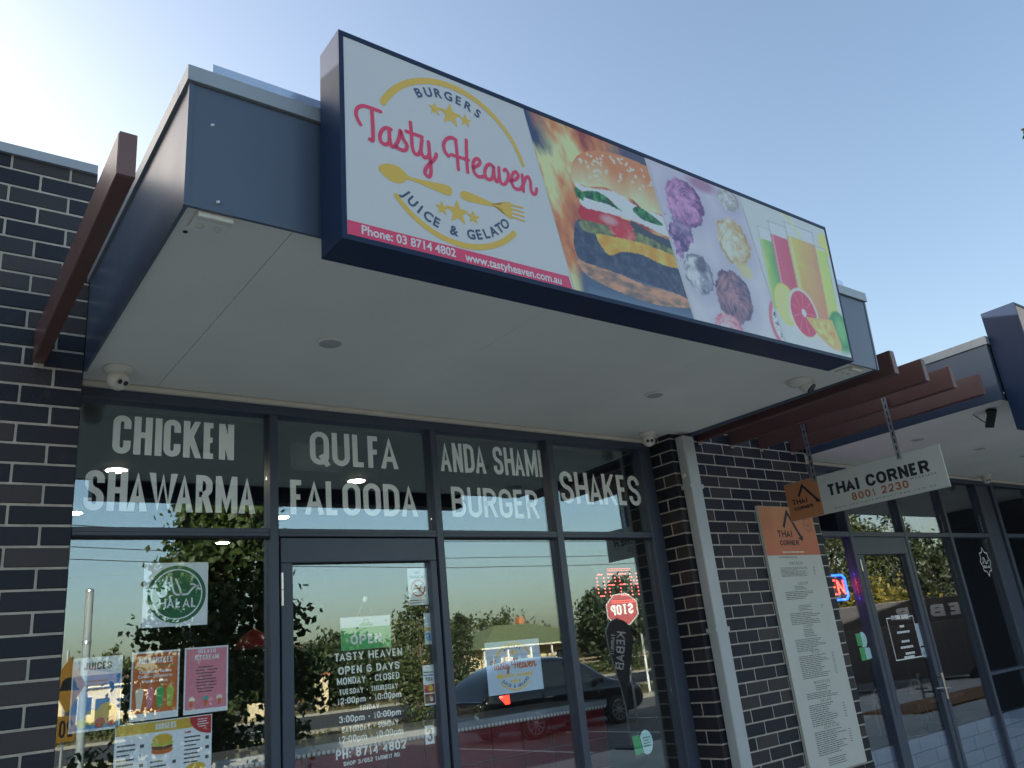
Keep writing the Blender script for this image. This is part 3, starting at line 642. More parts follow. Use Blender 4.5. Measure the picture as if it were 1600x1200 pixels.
def paint_ice(C, t, f):
    X, Z = C.X, C.Z; n1 = vnoise(X, Z, 9, 11)
    C.C = C.mixc(alb(156, 160, 188), alb(196, 202, 218), (3.6 - Z) * .9 + (n1 - .5) * .9)
    def scoop(x, z, rx, rz, c0, c1, seed, rough=.16):
        a = np.arctan2((Z - z) / rz, (X - x) / rx); rr = 1 + (vnoise(np.cos(a) * 3 + 5, np.sin(a) * 3 + 5, 1.6, seed, 5) - .5) * rough * 2
        C.ell(x + .01, z - .02, rx * 1.25, rz * 1.18, alb(130, 134, 168), .45, .6)
        d = np.sqrt(((X - x) / rx) ** 2 + ((Z - z) / rz) ** 2) / rr
        dd_ = np.sqrt(((X - x - rx * .35) / rx) ** 2 + ((Z - z + rz * .5) / rz) ** 2); st = .5 * vnoise(dd_ * 2 + .15 * np.sin(a * 3), a * .12 + 2, 9, seed + 1, 3) + .5 * vnoise(X, Z, 34, seed + 5, 4) + .12 - .1 * d; sw = vnoise(X, Z, 14, seed + 2)
        C.fill(np.clip((1 - d) / .06 + .5, 0, 1), C.mixc(c0, c1, (st - .38) * 2.4 + (sw - .5) * 1.1 + (.15 - (X - x) / rx * .25)))
        C.fill(np.clip((d - .8) / .1, 0, 1) * (d < 1) * np.clip((sw - .45) * 6, 0, 1), np.asarray(c0) * .8, .8)
    C.fill(np.clip(1 - np.hypot((X - 2.10) / .10, (Z - 3.33) / .17) + (vnoise(X, Z, 24, 40) - .5) * 1.2, 0, 1) > .25, C.mixc(alb(70, 58, 110), alb(152, 124, 172), (vnoise(X, Z, 40, 31) - .35) * 2.4))
    scoop(2.165, 3.485, .132, .125, alb(76, 52, 104), alb(172, 128, 180), 20)
    C.ell(2.31, 3.62, .10, .035, alb(128, 86, 128), .8, .8)
    scoop(2.505, 3.595, .085, .06, alb(120, 118, 120), alb(198, 198, 196), 24)
    scoop(2.49, 3.36, .125, .13, alb(150, 132, 84), alb(226, 218, 178), 28)
    C.ell(2.545, 3.215, .05, .04, alb(190, 170, 120), .8, .7)
    scoop(2.185, 3.125, .10, .10, alb(86, 92, 122), alb(198, 200, 214), 33)
    C.ell(2.21, 3.17, .035, .045, alb(62, 62, 96), .85, .7)
    scoop(2.42, 3.06, .135, .135, alb(66, 62, 96), alb(140, 112, 132), 38)
    scoop(2.34, 2.905, .10, .055, alb(172, 78, 108), alb(226, 166, 184), 42)
    C.ell(2.765, 2.99, .095, .13, alb(196, 92, 120), 1, .1); C.ell(2.772, 2.99, .075, .108, alb(212, 196, 214), 1, .15); sd_ = vnoise(X, Z, 90, 44, 2); C.fill((sd_ > .66) * (np.hypot((X - 2.772) / .065, (Z - 2.99) / .09) < 1), alb(60, 56, 90))
def paint_juice(C, t, f):
    X, Z = C.X, C.Z; n1 = vnoise(X, Z, 10, 51)
    C.C = C.mixc(alb(158, 172, 184), alb(206, 214, 220), (3.6 - Z) * 1.0 + (n1 - .5) * .3)
    C.ell(3.325, 3.545, .06, .075, alb(172, 184, 90), .8, .2); C.ell(3.325, 3.545, .048, .06, alb(206, 206, 110), .7, .2)
    def glass(x0, x1, zb, zt, zl, c, c2, s=.012):
        P = lambda a, b, q: (q >= 0)
        inn = (X > x0 + s * (3.5 - Z) * 2) & (X < x1 - s * (3.5 - Z) * 2) & (Z > zb) & (Z < zt); liq = inn & (Z < zl)
        C.fill(inn, alb(186, 198, 206), .55)
        u = (X - x0) / (x1 - x0); C.fill(liq, C.mixc(c, c2, u * 1.1 + (n1 - .5) * .6), .93)
        C.fill(inn & (abs(u - .12) < .035), alb(214, 220, 222), .45)
        for e in (x0, x1): C.fill(inn & (abs(X - e) < .009), alb(118, 134, 150), .55)
        C.fill(inn & (abs(Z - zt) < .006), alb(120, 136, 152), .6)
    glass(3.18, 3.33, 3.0, 3.52, 3.50, alb(176, 186, 96), alb(150, 178, 84))
    glass(2.712, 2.83, 3.06, 3.51, 3.44, alb(150, 190, 92), alb(64, 140, 70))
    glass(2.815, 2.985, 3.02, 3.565, 3.49, alb(186, 70, 98), alb(160, 44, 84))
    glass(2.965, 3.225, 2.97, 3.60, 3.52, alb(204, 172, 66), alb(206, 118, 84))
    C.fill((X > 3.02) & (X < 3.2) & (Z < 3.35) & (Z > 3.0), C.mixc(alb(204, 140, 90), alb(196, 92, 104), (3.35 - Z) * 3), .5)
    C.shape([(2.90, 3.70), (2.93, 3.70), (3.07, 3.58), (3.10, 3.53), (3.085, 3.53), (3.05, 3.58)], alb(206, 196, 110))
    C.ell(2.84, 3.10, .095, .115, alb(196, 196, 104), 1, .1); C.ell(2.84, 3.10, .078, .095, alb(212, 206, 128), .9, .15)
    C.ell(3.30, 3.02, .10, .125, alb(40, 122, 74), 1, .12); C.ell(3.31, 3.04, .05, .07, alb(110, 170, 110), .6, .8); C.ell(3.30, 2.9, .12, .03, alb(120, 160, 130), .4, .9)
    C.ell(2.985, 3.075, .128, .142, alb(214, 196, 180), 1, .06); d = C.ell(2.985, 3.075, .112, .126, alb(178, 54, 92), 1, .06)
    a = np.arctan2(Z - 3.08, X - 2.98); C.fill((abs(np.sin(a * 4.5)) < .10) & (d < .95), alb(206, 140, 160), .6); C.ell(2.985, 3.08, .02, .022, alb(224, 190, 196), 1, .3)
    C.shape([(2.99, 3.06), (3.24, 3.085), (3.285, 2.94), (3.26, 2.905), (3.18, 2.915), (3.08, 2.97)], alb(206, 150, 96), 1, False); C.shape([(3.02, 3.045), (3.225, 3.065), (3.25, 2.96), (3.2, 2.935), (3.10, 2.98)], C.mixc(alb(222, 178, 110), alb(206, 128, 76), (vnoise(X, Z, 30, 60) - .3) * 2), 1, False)
    C.fill(np.clip((2.925 - Z) / .02, 0, 1), alb(208, 214, 222), .55)
g = .006
pbur = picture('burger_picture', (B1(pz0), B1(pz1)), (B2(pz0) - g, B2(pz1) - g), pz0, pz1, 190, 200, paint_burger, sfn, face, 1)
pice = picture('ice_cream_picture', (B2(pz0) + g, B2(pz1) + g), (B3(pz0) - g, B3(pz1) - g), pz0, pz1, 190, 200, paint_ice, sfn, face, 1)
pjui = picture('juice_picture', (B3(pz0) + g, B3(pz1) + g), (fx1 - .002, fx1 - .002), pz0, pz1, 190, 200, paint_juice, sfn, face, 1)
band = MB(); band.poly([(fx0 + .002, pz0 + .001), (1.392, pz0 + .001), (1.379, 2.941), (fx0 + .002, 2.941)], sfn, 1); band.build('red_band', M_bar, face)
q = MB(); ftext(q, 'Phone: 03 8714 4802', .497, 2.903, sfn, w=.36, h=.031, off=.022, l=2); q.build('phone_lettering', M_swhite, face); q = MB(); ftext(q, 'www.tastyheaven.com.au', .895, 2.899, sfn, w=.444, h=.031, off=.022, l=2); q.build('web_lettering', M_swhite, face)
# round logo
CX, CZ = .886, 3.287
q = MB()
arc = lambda a0, a1, r, n=46: [(CX + r * math.sin(R(a0 + (a1 - a0) * i / n)), CZ + r * math.cos(R(a0 + (a1 - a0) * i / n))) for i in range(n + 1)]
def taper(pts, t0, t1, t2):
    V = []; n = len(pts)
    for i, p in enumerate(pts):
        a = Vector(pts[min(i + 1, n - 1)]) - Vector(pts[max(i - 1, 0)]); a.normalize(); nn = Vector((-a.y, a.x)); f = i / (n - 1)
        tt = (t0 + (t1 - t0) * min(1, f * 2)) if f < .5 else (t1 + (t2 - t1) * (f - .5) * 2)
        V += [sfn(*(Vector(p) + nn * tt / 2), 1), sfn(*(Vector(p) - nn * tt / 2), 1)]
    q.add(V, [(2 * i, 2 * i + 1, 2 * i + 3, 2 * i + 2) for i in range(n - 1)])
    q.disc(*pts[0], t0 / 2, sfn, 1.2, 12); q.disc(*pts[-1], t2 / 2, sfn, 1.2, 12)
taper(arc(-63, 74, .329), .026, .024, .016); taper(arc(231, 133, .329), .018, .022, .024)
for x, z, r in ((.807, 3.488, .030), (.873, 3.486, .052), (.940, 3.486, .030), (.812, 3.082, .030), (.877, 3.083, .052), (.945, 3.081, .030)): q.star(x, z, r, sfn, 1)
q.poly_tri(smooth_path([(.566, 3.166), (.580, 3.184), (.608, 3.195), (.64, 3.196), (.668, 3.182), (.687, 3.169), (.76, 3.174), (.84, 3.181), (.859, 3.166), (.852, 3.146), (.83, 3.141), (.758, 3.150), (.686, 3.157), (.665, 3.143), (.646, 3.131), (.615, 3.130), (.582, 3.145)], 4, True), (.67, 3.163), sfn, 1)
q.poly_tri(smooth_path([(.894, 3.160), (.905, 3.178), (.935, 3.180), (.992, 3.173), (1.062, 3.164), (1.088, 3.184), (1.112, 3.190), (1.124, 3.186), (1.124, 3.128), (1.110, 3.124), (1.090, 3.134), (1.066, 3.153), (.99, 3.146), (.912, 3.142)], 4, True), (1.03, 3.159), sfn, 1)
for a, b in zip([(1.12, 3.183), (1.12, 3.1655), (1.12, 3.149), (1.12, 3.132)], [(1.185, 3.185), (1.187, 3.167), (1.187, 3.148), (1.186, 3.129)]): q.poly([(a[0], a[1] + .004), (b[0], b[1] + .003), (b[0], b[1] - .003), (a[0], a[1] - .004)], sfn, 1.3)
q.build('gold_logo', M_gold, face)
q = MB(); arctext(q, 'BURGERS', CX - .008, CZ - .01, .272, R(-28.5), R(25), .036, sfn, .03, l=1); q.build('slogan_lettering', M_ink, face); 
for s_, a0_, a1_ in (('JUICE', 228, 199.1), ('&', 184.6, 184.6), ('GELATO', 170.2, 134)): q = MB(); arctext(q, s_, CX - .006, CZ + .004, .304, R(a0_), R(a1_), .036, sfn, .03, True, l=1); q.build('slogan_lettering', M_ink, face)
SCR = {'T': [[(.504, 3.314), (.493, 3.332), (.488, 3.353), (.495, 3.376), (.515, 3.391), (.539, 3.394), (.582, 3.393)], [(.548, 3.391), (.55, 3.338), (.55, 3.292), (.548, 3.266), (.537, 3.267)]],
 'a': [[(.62, 3.335), (.602, 3.335), (.586, 3.320), (.576, 3.294), (.58, 3.272), (.597, 3.267), (.612, 3.284), (.613, 3.321)], [(.613, 3.325), (.614, 3.291), (.619, 3.269), (.631, 3.271), (.646, 3.297), (.654, 3.325), (.656, 3.342), (.661, 3.336), (.668, 3.312), (.681, 3.293), (.676, 3.273), (.659, 3.266), (.638, 3.271)]],
 't': [[(.7, 3.392), (.702, 3.345), (.702, 3.302), (.708, 3.274), (.722, 3.268), (.735, 3.287), (.741, 3.315), (.744, 3.336)], [(.681, 3.349), (.745, 3.348)], [(.744, 3.336), (.738, 3.29), (.748, 3.267), (.763, 3.272), (.772, 3.287)]],
 'y': [[(.771, 3.336), (.773, 3.283), (.775, 3.226), (.771, 3.201), (.761, 3.193), (.749, 3.204), (.758, 3.23), (.784, 3.262), (.798, 3.283), (.801, 3.296)]],
 'H': [[(.853, 3.305), (.839, 3.32), (.835, 3.346), (.847, 3.372), (.871, 3.389), (.891, 3.385)], [(.89, 3.387), (.892, 3.328), (.893, 3.262)], [(.866, 3.315), (.941, 3.317)], [(.938, 3.401), (.934, 3.332), (.934, 3.263)]],
 'e': [[(.959, 3.291), (.978, 3.303), (.993, 3.321), (.987, 3.336), (.97, 3.328), (.960, 3.301), (.964, 3.272), (.981, 3.26), (1.002, 3.266), (1.014, 3.274)]],
 'b': [[(1.056, 3.323), (1.04, 3.331), (1.022, 3.315), (1.012, 3.287), (1.018, 3.264), (1.037, 3.265), (1.049, 3.283), (1.056, 3.321)], [(1.056, 3.321), (1.057, 3.280), (1.063, 3.264), (1.074, 3.275), (1.081, 3.3)]],
 'v': [[(1.081, 3.329), (1.08, 3.293), (1.085, 3.265), (1.102, 3.264), (1.119, 3.289), (1.124, 3.316), (1.114, 3.331), (1.105, 3.324)]],
 'f': [[(1.131, 3.285), (1.160, 3.303), (1.173, 3.323), (1.163, 3.336), (1.146, 3.322), (1.137, 3.290), (1.147, 3.263), (1.172, 3.262), (1.188, 3.28)]],
 'n': [[(1.193, 3.332), (1.193, 3.296), (1.192, 3.26)], [(1.193, 3.286), (1.207, 3.319), (1.223, 3.332), (1.232, 3.313), (1.231, 3.281), (1.239, 3.262), (1.253, 3.268), (1.26, 3.29)]]}
q = MB(); k = 0
for c_, sts in SCR.items():
    for st in sts: k += 1; stroke(q, smooth_path(st, 6), .0145, .0145, sfn, 1 + .25 * (k % 5), caps=True)
q.build('script_lettering', M_rasp, face)

# ------------------------------------------------------------------ window lettering on the burger shop highlights
gf = lambda u, v, l=0: (u, GY + .0085 - l * .00025, v)
def letters(label, rows, tx=.0295, ty=.028, gap=.16):
    t = thing('window_lettering', label, 'window lettering', (rows[0][1], GY, rows[-1][3]), 'white menu words across the window tops')
    for s, x0, x1, z0, z1 in rows:
        stext(MB(), s, x0, x1, z0, z1, tx, ty, gf, gap, brk=lambda m_: m_.build('word', M_vinyl, t))
letters('white words CHICKEN SHAWARMA across the left window top', [('CHICKEN', .183, .756, 2.675, 2.865), ('SHAWARMA', .079, .866, 2.402, 2.590)], tx=.032, ty=.029)
letters('white words QULFA FALOODA above the entrance door', [('QULFA', 1.169, 1.712, 2.679, 2.868), ('FALOODA', 1.054, 1.824, 2.403, 2.589)], tx=.032, ty=.029)
letters('white words ANDA SHAMI BURGER on the third window top', [('ANDA SHAMI', 2.006, 2.800, 2.685, 2.869), ('BURGER', 2.064, 2.734, 2.408, 2.593)], tx=.0245, gap=.17)
letters('white word SHAKES on the window top beside the brick pier', [('SHAKES', 2.940, 3.698, 2.517, 2.736)], tx=.033, ty=.031)
# opening hours on the door
hrs = thing('window_lettering', 'white opening hours lettering on the glass entrance door', 'window lettering', (1.27, GY, 1.16))
q = MB(); df = lambda u, v, l=0: (u, GY + .0038 - l * .0002, v)
for s, x0, x1, z0, z1, tw in (('TASTY HEAVEN', 1.274, 1.667, 1.651, 1.690, .0085), ('OPEN 6 DAYS', 1.293, 1.647, 1.585, 1.623, .0088), ('MONDAY - CLOSED', 1.284, 1.643, 1.536, 1.570, .007), ('TUESDAY - THURSDAY', 1.295, 1.631, 1.489, 1.515, .0055),
     ('12:00pm - 10:00pm', 1.282, 1.648, 1.444, 1.475, .0066), ('FRIDAY', 1.407, 1.516, 1.404, 1.427, .0055), ('3:00pm - 10:00pm', 1.290, 1.640, 1.357, 1.389, .0066), ('SATURDAY - SUNDAY', 1.301, 1.622, 1.311, 1.337, .0055),
     ('12:00pm - 10:00pm', 1.282, 1.648, 1.264, 1.297, .0066), ('PH: 8714 4802', 1.267, 1.660, 1.193, 1.237, .0098), ('SHOP 3/652 TARNEIT RD', 1.306, 1.620, 1.160, 1.179, .0042)):
    stext(MB(), s, x0, x1, z0, z1, tw * .96, tw * .86, df, .2, brk=lambda m_: m_.build('word', M_vinyl, hrs))
# ------------------------------------------------------------------ paper notices behind the glass
PY = GY + .0095
pf = lambda u, v, l=0: (u, PY - .0008 - l * .0004, v)
def sheet(name, label, cat, x0, x1, z0, z1, M, group=None, y=PY, tilt=0.):
    t = thing(name, label, cat, (x0, y, z0), group); MB().box(x0, x1, y, y + .0012, z0, z1).build('sheet', M, t); return t
def patch(par, name, rects, M, l=0, fn=pf):
    q = MB()
    for r in rects: q.rect(*r, fn, l)
    return q.build(name, M, par)
def lines(par, x0, x1, z0, z1, n, M, seed=0, hh=.35, ragged=.35, center=False, fn=pf, l=1, name='small_print'):
    rs = random.Random(seed); q = MB(); dz = (z1 - z0) / n
    for i in range(n):
        w_ = (x1 - x0) * (1 - ragged * rs.random()); z = z1 - (i + .5) * dz; x = x0 + ((x1 - x0) - w_) / 2 if center else x0
        while x < x0 + (x1 - x0) * .999:      # word by word
            ww = min((.012 + .03 * rs.random()) * (x1 - x0) / .2, x0 + w_ - x)
            if ww <= .001: break
            q.rect(x, x + ww, z - dz * hh / 2, z + dz * hh / 2, fn, l); x += ww + (x1 - x0) * .018
    return q.build(name, M, par)
M_green = mat('deep green print', (.012, .14, .05), .5, var=.05); M_lgreen = mat('bright green print', (.05, .42, .12), .5, var=.04)
M_orange = mat('orange print', (.62, .16, .03), .5, var=.10, scale=12); M_pink = mat('pink print', (.72, .25, .32), .5, var=.04); M_red = mat('red print', (.50, .03, .04), .5, var=.04)
M_blue = mat('blue print', (.05, .25, .55), .5, var=.15, scale=10); M_yel = mat('yellow print', (.68, .44, .05), .5, var=.08); M_choc = mat('brown print', (.16, .07, .03), .5, var=.25, scale=40)
M_lime = mat('lime print', (.42, .55, .08), .5, var=.06); M_cream = mat('cream print', (.80, .74, .60), .5, var=.05)
t = sheet('halal_notice', 'white square notice with a green round HALAL emblem', 'notice', .349, .638, 1.872, 2.162, M_paper)
q = MB(); q.disc(.4975, 2.017, .131, pf, 0, 48); q.build('emblem', M_green, t)
q = MB(); P = [(.4975 + .112 * math.cos(2 * math.pi * i / 60), 2.017 + .112 * math.sin(2 * math.pi * i / 60)) for i in range(61)]; stroke(q, P, .006, .006, pf, 1, closed=True)
stext(q, 'HALAL', .418, .586, 1.955, 1.998, .008, .007, pf, .22, 1)
for st in ([(.592, 2.052), (.572, 2.045), (.556, 2.028), (.545, 2.016), (.53, 2.014), (.515, 2.014)], [(.60, 2.036), (.575, 2.058), (.56, 2.06)], [(.515, 2.014), (.510, 2.04), (.490, 2.085)], [(.515, 2.014), (.492, 2.016), (.478, 2.04), (.468, 2.095)], [(.449, 2.098), (.447, 2.05), (.450, 2.02), (.438, 2.008), (.420, 2.012), (.412, 2.03)]): stroke(q, smooth_path(st, 5), .0085, .0085, pf, 1.3, caps=True)
q.build('emblem_lettering', M_wprint, t)
GP = 'menu posters in the left shop window'
t = sheet('juice_poster', 'pale blue JUICES poster at the far left of the window', 'poster', .082, .278, 1.466, 1.764, M_paper, GP)
patch(t, 'blue_panel', [(.088, .272, 1.475, 1.69)], M_blue); q = MB(); stext(q, 'JUICES', .125, .235, 1.712, 1.742, .006, .005, pf, .2, 1); q.build('heading', M_greytxt, t); lines(t, .13, .23, 1.62, 1.675, 3, M_greytxt, 3, center=True)
q = MB(); q.disc(.225, 1.535, .04, pf, 1, 20); q.disc(.17, 1.52, .03, pf, 1.4, 18); q.build('fruit', M_yel, t); q = MB(); q.disc(.20, 1.497, .02, pf, 2, 16); q.disc(.246, 1.50, .02, pf, 2.2, 16); q.build('strawberry', M_red, t); q = MB(); q.disc(.13, 1.50, .02, pf, 1.5, 14); q.build('lime_slice', M_lime, t)
t = sheet('milkshake_poster', 'orange MILKSHAKES poster with four coloured shakes', 'poster', .315, .518, 1.483, 1.770, M_paper, GP)
patch(t, 'orange_panel', [(.322, .511, 1.512, 1.762)], M_orange); q = MB(); stext(q, 'MILKSHAKES', .345, .488, 1.718, 1.744, .005, .0045, pf, .2, 1); q.build('heading', M_wprint, t); patch(t, 'underline', [(.33, .503, 1.703, 1.706)], M_lgreen, 1)
q = MB()
for k, s in enumerate(('Chocolate - Banana', 'Coffee - Strawberry', 'Mango - Date')): ftext(q, s, .416, 1.678 - .02 * k, pf, w=(.135, .145, .105)[k], h=.0125, off=.03, l=1, center=True)
q.build('flavours', M_wprint, t)
for k, M in enumerate((M_cream, M_pink, M_lgreen, M_lime)):
    x = .352 + k * .043; q = MB(); q.poly([(x - .009, 1.53), (x + .009, 1.53), (x + .017, 1.60), (x - .017, 1.60)], pf, 1); q.disc(x, 1.60, .017, pf, 1.3, 14); q.rect(x + .002, x + .005, 1.60, 1.64, pf, 1.5); q.build('shake', M, t)
t = sheet('ice_cream_poster', 'pink GELATO ICECREAM poster beside the orange one', 'poster', .540, .738, 1.484, 1.772, M_paper, GP)
patch(t, 'pink_panel', [(.547, .731, 1.503, 1.765)], M_pink); q = MB(); stext(q, 'GELATO', .60, .68, 1.744, 1.762, .004, .0036, pf, .2, 1); stext(q, 'ICECREAM', .586, .694, 1.715, 1.737, .0045, .004, pf, .2, 1); q.build('heading', M_wprint, t)
lines(t, .59, .69, 1.57, 1.69, 9, M_greytxt, 5, center=True)
for k, M in enumerate((M_cream, mat('teal print', (.08, .42, .40), .5), M_cream)): x = .575 + k * .062; q = MB(); q.disc(x, 1.545, .013, pf, 1, 14); q.build('scoop', M, t); q = MB(); q.poly([(x - .009, 1.541), (x - .006, 1.515), (x + .006, 1.515), (x + .009, 1.541)], pf, 1.2); q.build('cup', M_orange, t)
t = sheet('burger_menu', 'large white BURGERS menu sheet low in the left window', 'menu', .262, .668, .93, 1.476, M_paper)
patch(t, 'yellow_band', [(.266, .664, 1.43, 1.472)], M_yel); q = MB(); stext(q, 'BURGERS', .425, .512, 1.439, 1.464, .0045, .004, pf, .2, 1); q.build('heading', M_wprint, t)
q = MB(); q.poly([(.664 - .085 * (1 - math.cos(math.pi / 2 * i / 12) * 0 - 1) * 0 - .095 * math.cos(math.pi / 2 * i / 12), 1.4725 - .075 * math.sin(math.pi / 2 * i / 12)) for i in range(13)] + [(.664, 1.4725)], pf, 1.5); q.build('red_roundel', M_red, t)
lines(t, .60, .655, 1.425, 1.465, 4, M_wprint, 9, center=True, l=2.2)
for k, (x, z) in enumerate(((.455, 1.375), (.60, 1.24))):
    for nm, M, dz, rx, rz in (('bun', M_orange, -.022, .045, .016), ('patty', M_choc, -.008, .045, .012), ('cheese', M_yel, .002, .045, .008), ('lettuce', M_lime, .008, .047, .010), ('bun', M_yel, .024, .042, .020)): q = MB(); q.disc(x, z + dz, rx, pf, 1 + dz * 20 + .6, 20, rz); q.build(nm, M, t)
for x0, z0, z1, n, s in ((.272, .98, 1.40, 22, 1), (.408, .98, 1.32, 18, 2), (.548, 1.28, 1.40, 7, 3), (.548, .98, 1.20, 12, 4)): lines(t, x0, x0 + .075, z0, z1, n, M_greytxt, s); lines(t, x0 + .092, x0 + .108, z0, z1, n // 2, M_greytxt, s + 20, ragged=.1)
q = MB(); stext(q, 'LAMB', .55, .575, 1.408, 1.417, .0025, .002, pf, .2, 1); q.build('sub_heading', M_red, t)
# door notices
dpy = GY + .004
dpf = lambda u, v, l=0: (u, dpy - .0008 - l * .0004, v)
t = sheet('no_smoking_notice', 'white NO SMOKING notice in the door glass corner', 'notice', 1.728, 1.853, 1.908, 2.110, M_paper, None, dpy)
q = MB(); stext(q, 'NO', 1.775, 1.806, 2.078, 2.094, .0035, .003, dpf, .2); stext(q, 'SMOKING', 1.742, 1.840, 2.053, 2.069, .0035, .003, dpf, .2); q.build('heading', M_ink, t)
q = MB(); P = [(1.791 + .043 * math.cos(2 * math.pi * i / 40), 2.0 + .043 * math.sin(2 * math.pi * i / 40)) for i in range(41)]; stroke(q, P, .008, .008, dpf, 1, closed=True); stroke(q, [(1.762, 2.03), (1.82, 1.97)], .008, .008, dpf, 1.4); q.build('ban_ring', M_red, t)
q = MB(); q.rect(1.768, 1.806, 1.994, 2.002, dpf, .5); q.rect(1.808, 1.813, 1.994, 2.002, dpf, .5); stroke(q, [(1.81, 2.006), (1.806, 2.014), (1.812, 2.022)], .003, .003, dpf, .6); q.build('cigarette', M_greytxt, t); lines(t, 1.735, 1.845, 1.915, 1.94, 2, M_greytxt, 12, fn=dpf)
t = sheet('open_sign', 'green and white OPEN card hanging inside the door glass', 'open sign', 1.318, 1.61, 1.70, 1.865, M_paper, None, dpy + .01)
o2 = lambda u, v, l=0: (u, dpy + .0092 - l * .0004, v)
patch(t, 'green_panel', [(1.3185, 1.6095, 1.7005, 1.812)], M_lgreen, 0, o2); q = MB(); stext(q, 'OPEN', 1.372, 1.552, 1.727, 1.775, .012, .010, o2, .2, 1); q.build('open_word', M_wprint, t)
q = MB(); q.rect(1.425, 1.505, 1.818, 1.826, o2, 1); q.rect(1.438, 1.492, 1.829, 1.833, o2, 1); stroke(q, [(1.452, 1.833), (1.452, 1.848), (1.478, 1.848), (1.478, 1.833)], .003, .003, o2, 1); q.build('card_emblem', M_lgreen, t)
q = MB(); q.tube((1.41, dpy + .0106, 1.865), (1.464, dpy + .0106, 1.95), .0012, n=5); q.tube((1.52, dpy + .0106, 1.865), (1.464, dpy + .0106, 1.95), .0012, n=5); q.lathe((1.464, dpy + .004, 1.955), (0, 1, 0), [(.014, 0), (.018, .004), (.008, .014)], 14); q.build('suction_hook', M_glass2, t)
t = sheet('card_sticker', 'strip of payment card stickers at the door edge', 'sticker', 1.787, 1.856, 1.383, 1.588, M_paper, None, dpy)
patch(t, 'green_stripe', [(1.79, 1.853, 1.548, 1.553)], M_green, 0, dpf); q = MB(); stext(q, 'VISA', 1.799, 1.845, 1.506, 1.526, .0042, .0036, dpf, .2, 1); q.build('visa_word', M_ink, t); patch(t, 'blue_stripe', [(1.79, 1.853, 1.532, 1.539)], M_blue, 0, dpf)
patch(t, 'red_card', [(1.79, 1.853, 1.446, 1.488)], M_red, 0, dpf); q = MB(); q.disc(1.812, 1.467, .015, dpf, 1, 20); q.build('card_circle', M_red, t); q = MB(); q.disc(1.832, 1.467, .015, dpf, 1.4, 20); q.build('card_circle', M_yel, t); patch(t, 'dark_card', [(1.79, 1.853, 1.392, 1.44)], mat('maroon print', (.16, .015, .03), .5), 0, dpf); q = MB(); ftext(q, 'e', 1.822, 1.404, dpf, h=.028, off=.03, l=1); q.build('card_letter', M_wprint, t)
t = sheet('hours_sticker', 'narrow pale sticker above the payment card strip', 'sticker', 1.815, 1.856, 1.695, 1.862, mat('pale blue print', (.60, .66, .72), .5), None, dpy); patch(t, 'blue_block', [(1.82, 1.852, 1.715, 1.755)], M_blue, 0, dpf); patch(t, 'yellow_block', [(1.82, 1.852, 1.765, 1.785)], M_yel, 0, dpf)
t = sheet('number_sticker', 'white sticker with the black number 3 on the door', 'sticker', 1.778, 1.832, 1.192, 1.283, M_paper, None, dpy); q = MB(); stext(q, '3', 1.789, 1.821, 1.205, 1.271, .010, .009, dpf); q.build('numeral', M_greytxt, t)
# small logo poster in the third window
t = sheet('logo_poster', 'square pale blue poster with the round shop logo in the third window', 'poster', 2.213, 2.615, 1.386, 1.675, mat('pale blue paper', (.56, .66, .76), .5, var=.03))
def plogo(u, v, l=0): return (2.414 + (u - CX) * .39 * 1.1, PY - .0008 - l * .0004, 1.53 + (v - CZ) * .39)
q = MB()
for st in (arc(-63, 74, .329), arc(231, 133, .329)): stroke(q, st, .022, .022, plogo, 1)
for x, z, r in ((.807, 3.488, .030), (.873, 3.486, .052), (.940, 3.486, .030), (.812, 3.082, .030), (.877, 3.083, .052), (.945, 3.081, .030)): q.star(x, z, r, plogo, 1)
q.disc(.63, 3.165, .06, plogo, 1, 20, .034); q.rect(.68, .86, 3.148, 3.176, plogo, 1.3); q.rect(.9, 1.08, 3.148, 3.176, plogo, 1); q.rect(1.07, 1.12, 3.128, 3.188, plogo, 1.4)
for z in (3.131, 3.149, 3.166, 3.183): q.rect(1.12, 1.19, z - .004, z + .004, plogo, 1.4)
q.build('gold_logo', M_gold, t)
q = MB(); arctext(q, 'BURGERS', CX - .008, CZ - .01, .272, R(-28.5), R(25), .036, plogo, .03, l=1); arctext(q, 'JUICE & GELATO', CX - .006, CZ + .004, .304, R(228), R(134), .042, plogo, .03, True, l=1); q.build('slogan_lettering', M_ink, t)
q = MB(); k = 0
for c_, sts in SCR.items():
    for st in sts: k += 1; stroke(q, smooth_path(st, 3), .02, .02, plogo, 1 + .25 * (k % 5))
q.build('script_lettering', M_orange, t)
t = thing('phone_sticker', 'sticker of a green phone and pale disc low in the fourth window', 'sticker', (3.28, PY, .9))
q = MB(); q.disc(3.40, .985, .058, pf, 0, 32, .072); q.build('pale_disc', mat('pale mint print', (.55, .78, .74), .5), t); q = MB(); q.poly([(3.272, 1.048), (3.345, 1.052), (3.368, .915), (3.290, .905)], pf, 1); q.build('phone_body', M_greytxt, t); q = MB(); q.poly([(3.279, 1.032), (3.342, 1.036), (3.360, .93), (3.293, .922)], pf, 2); q.build('phone_screen', M_lgreen, t)
lines(t, 3.37, 3.44, .955, 1.02, 4, M_green, 31, center=True)
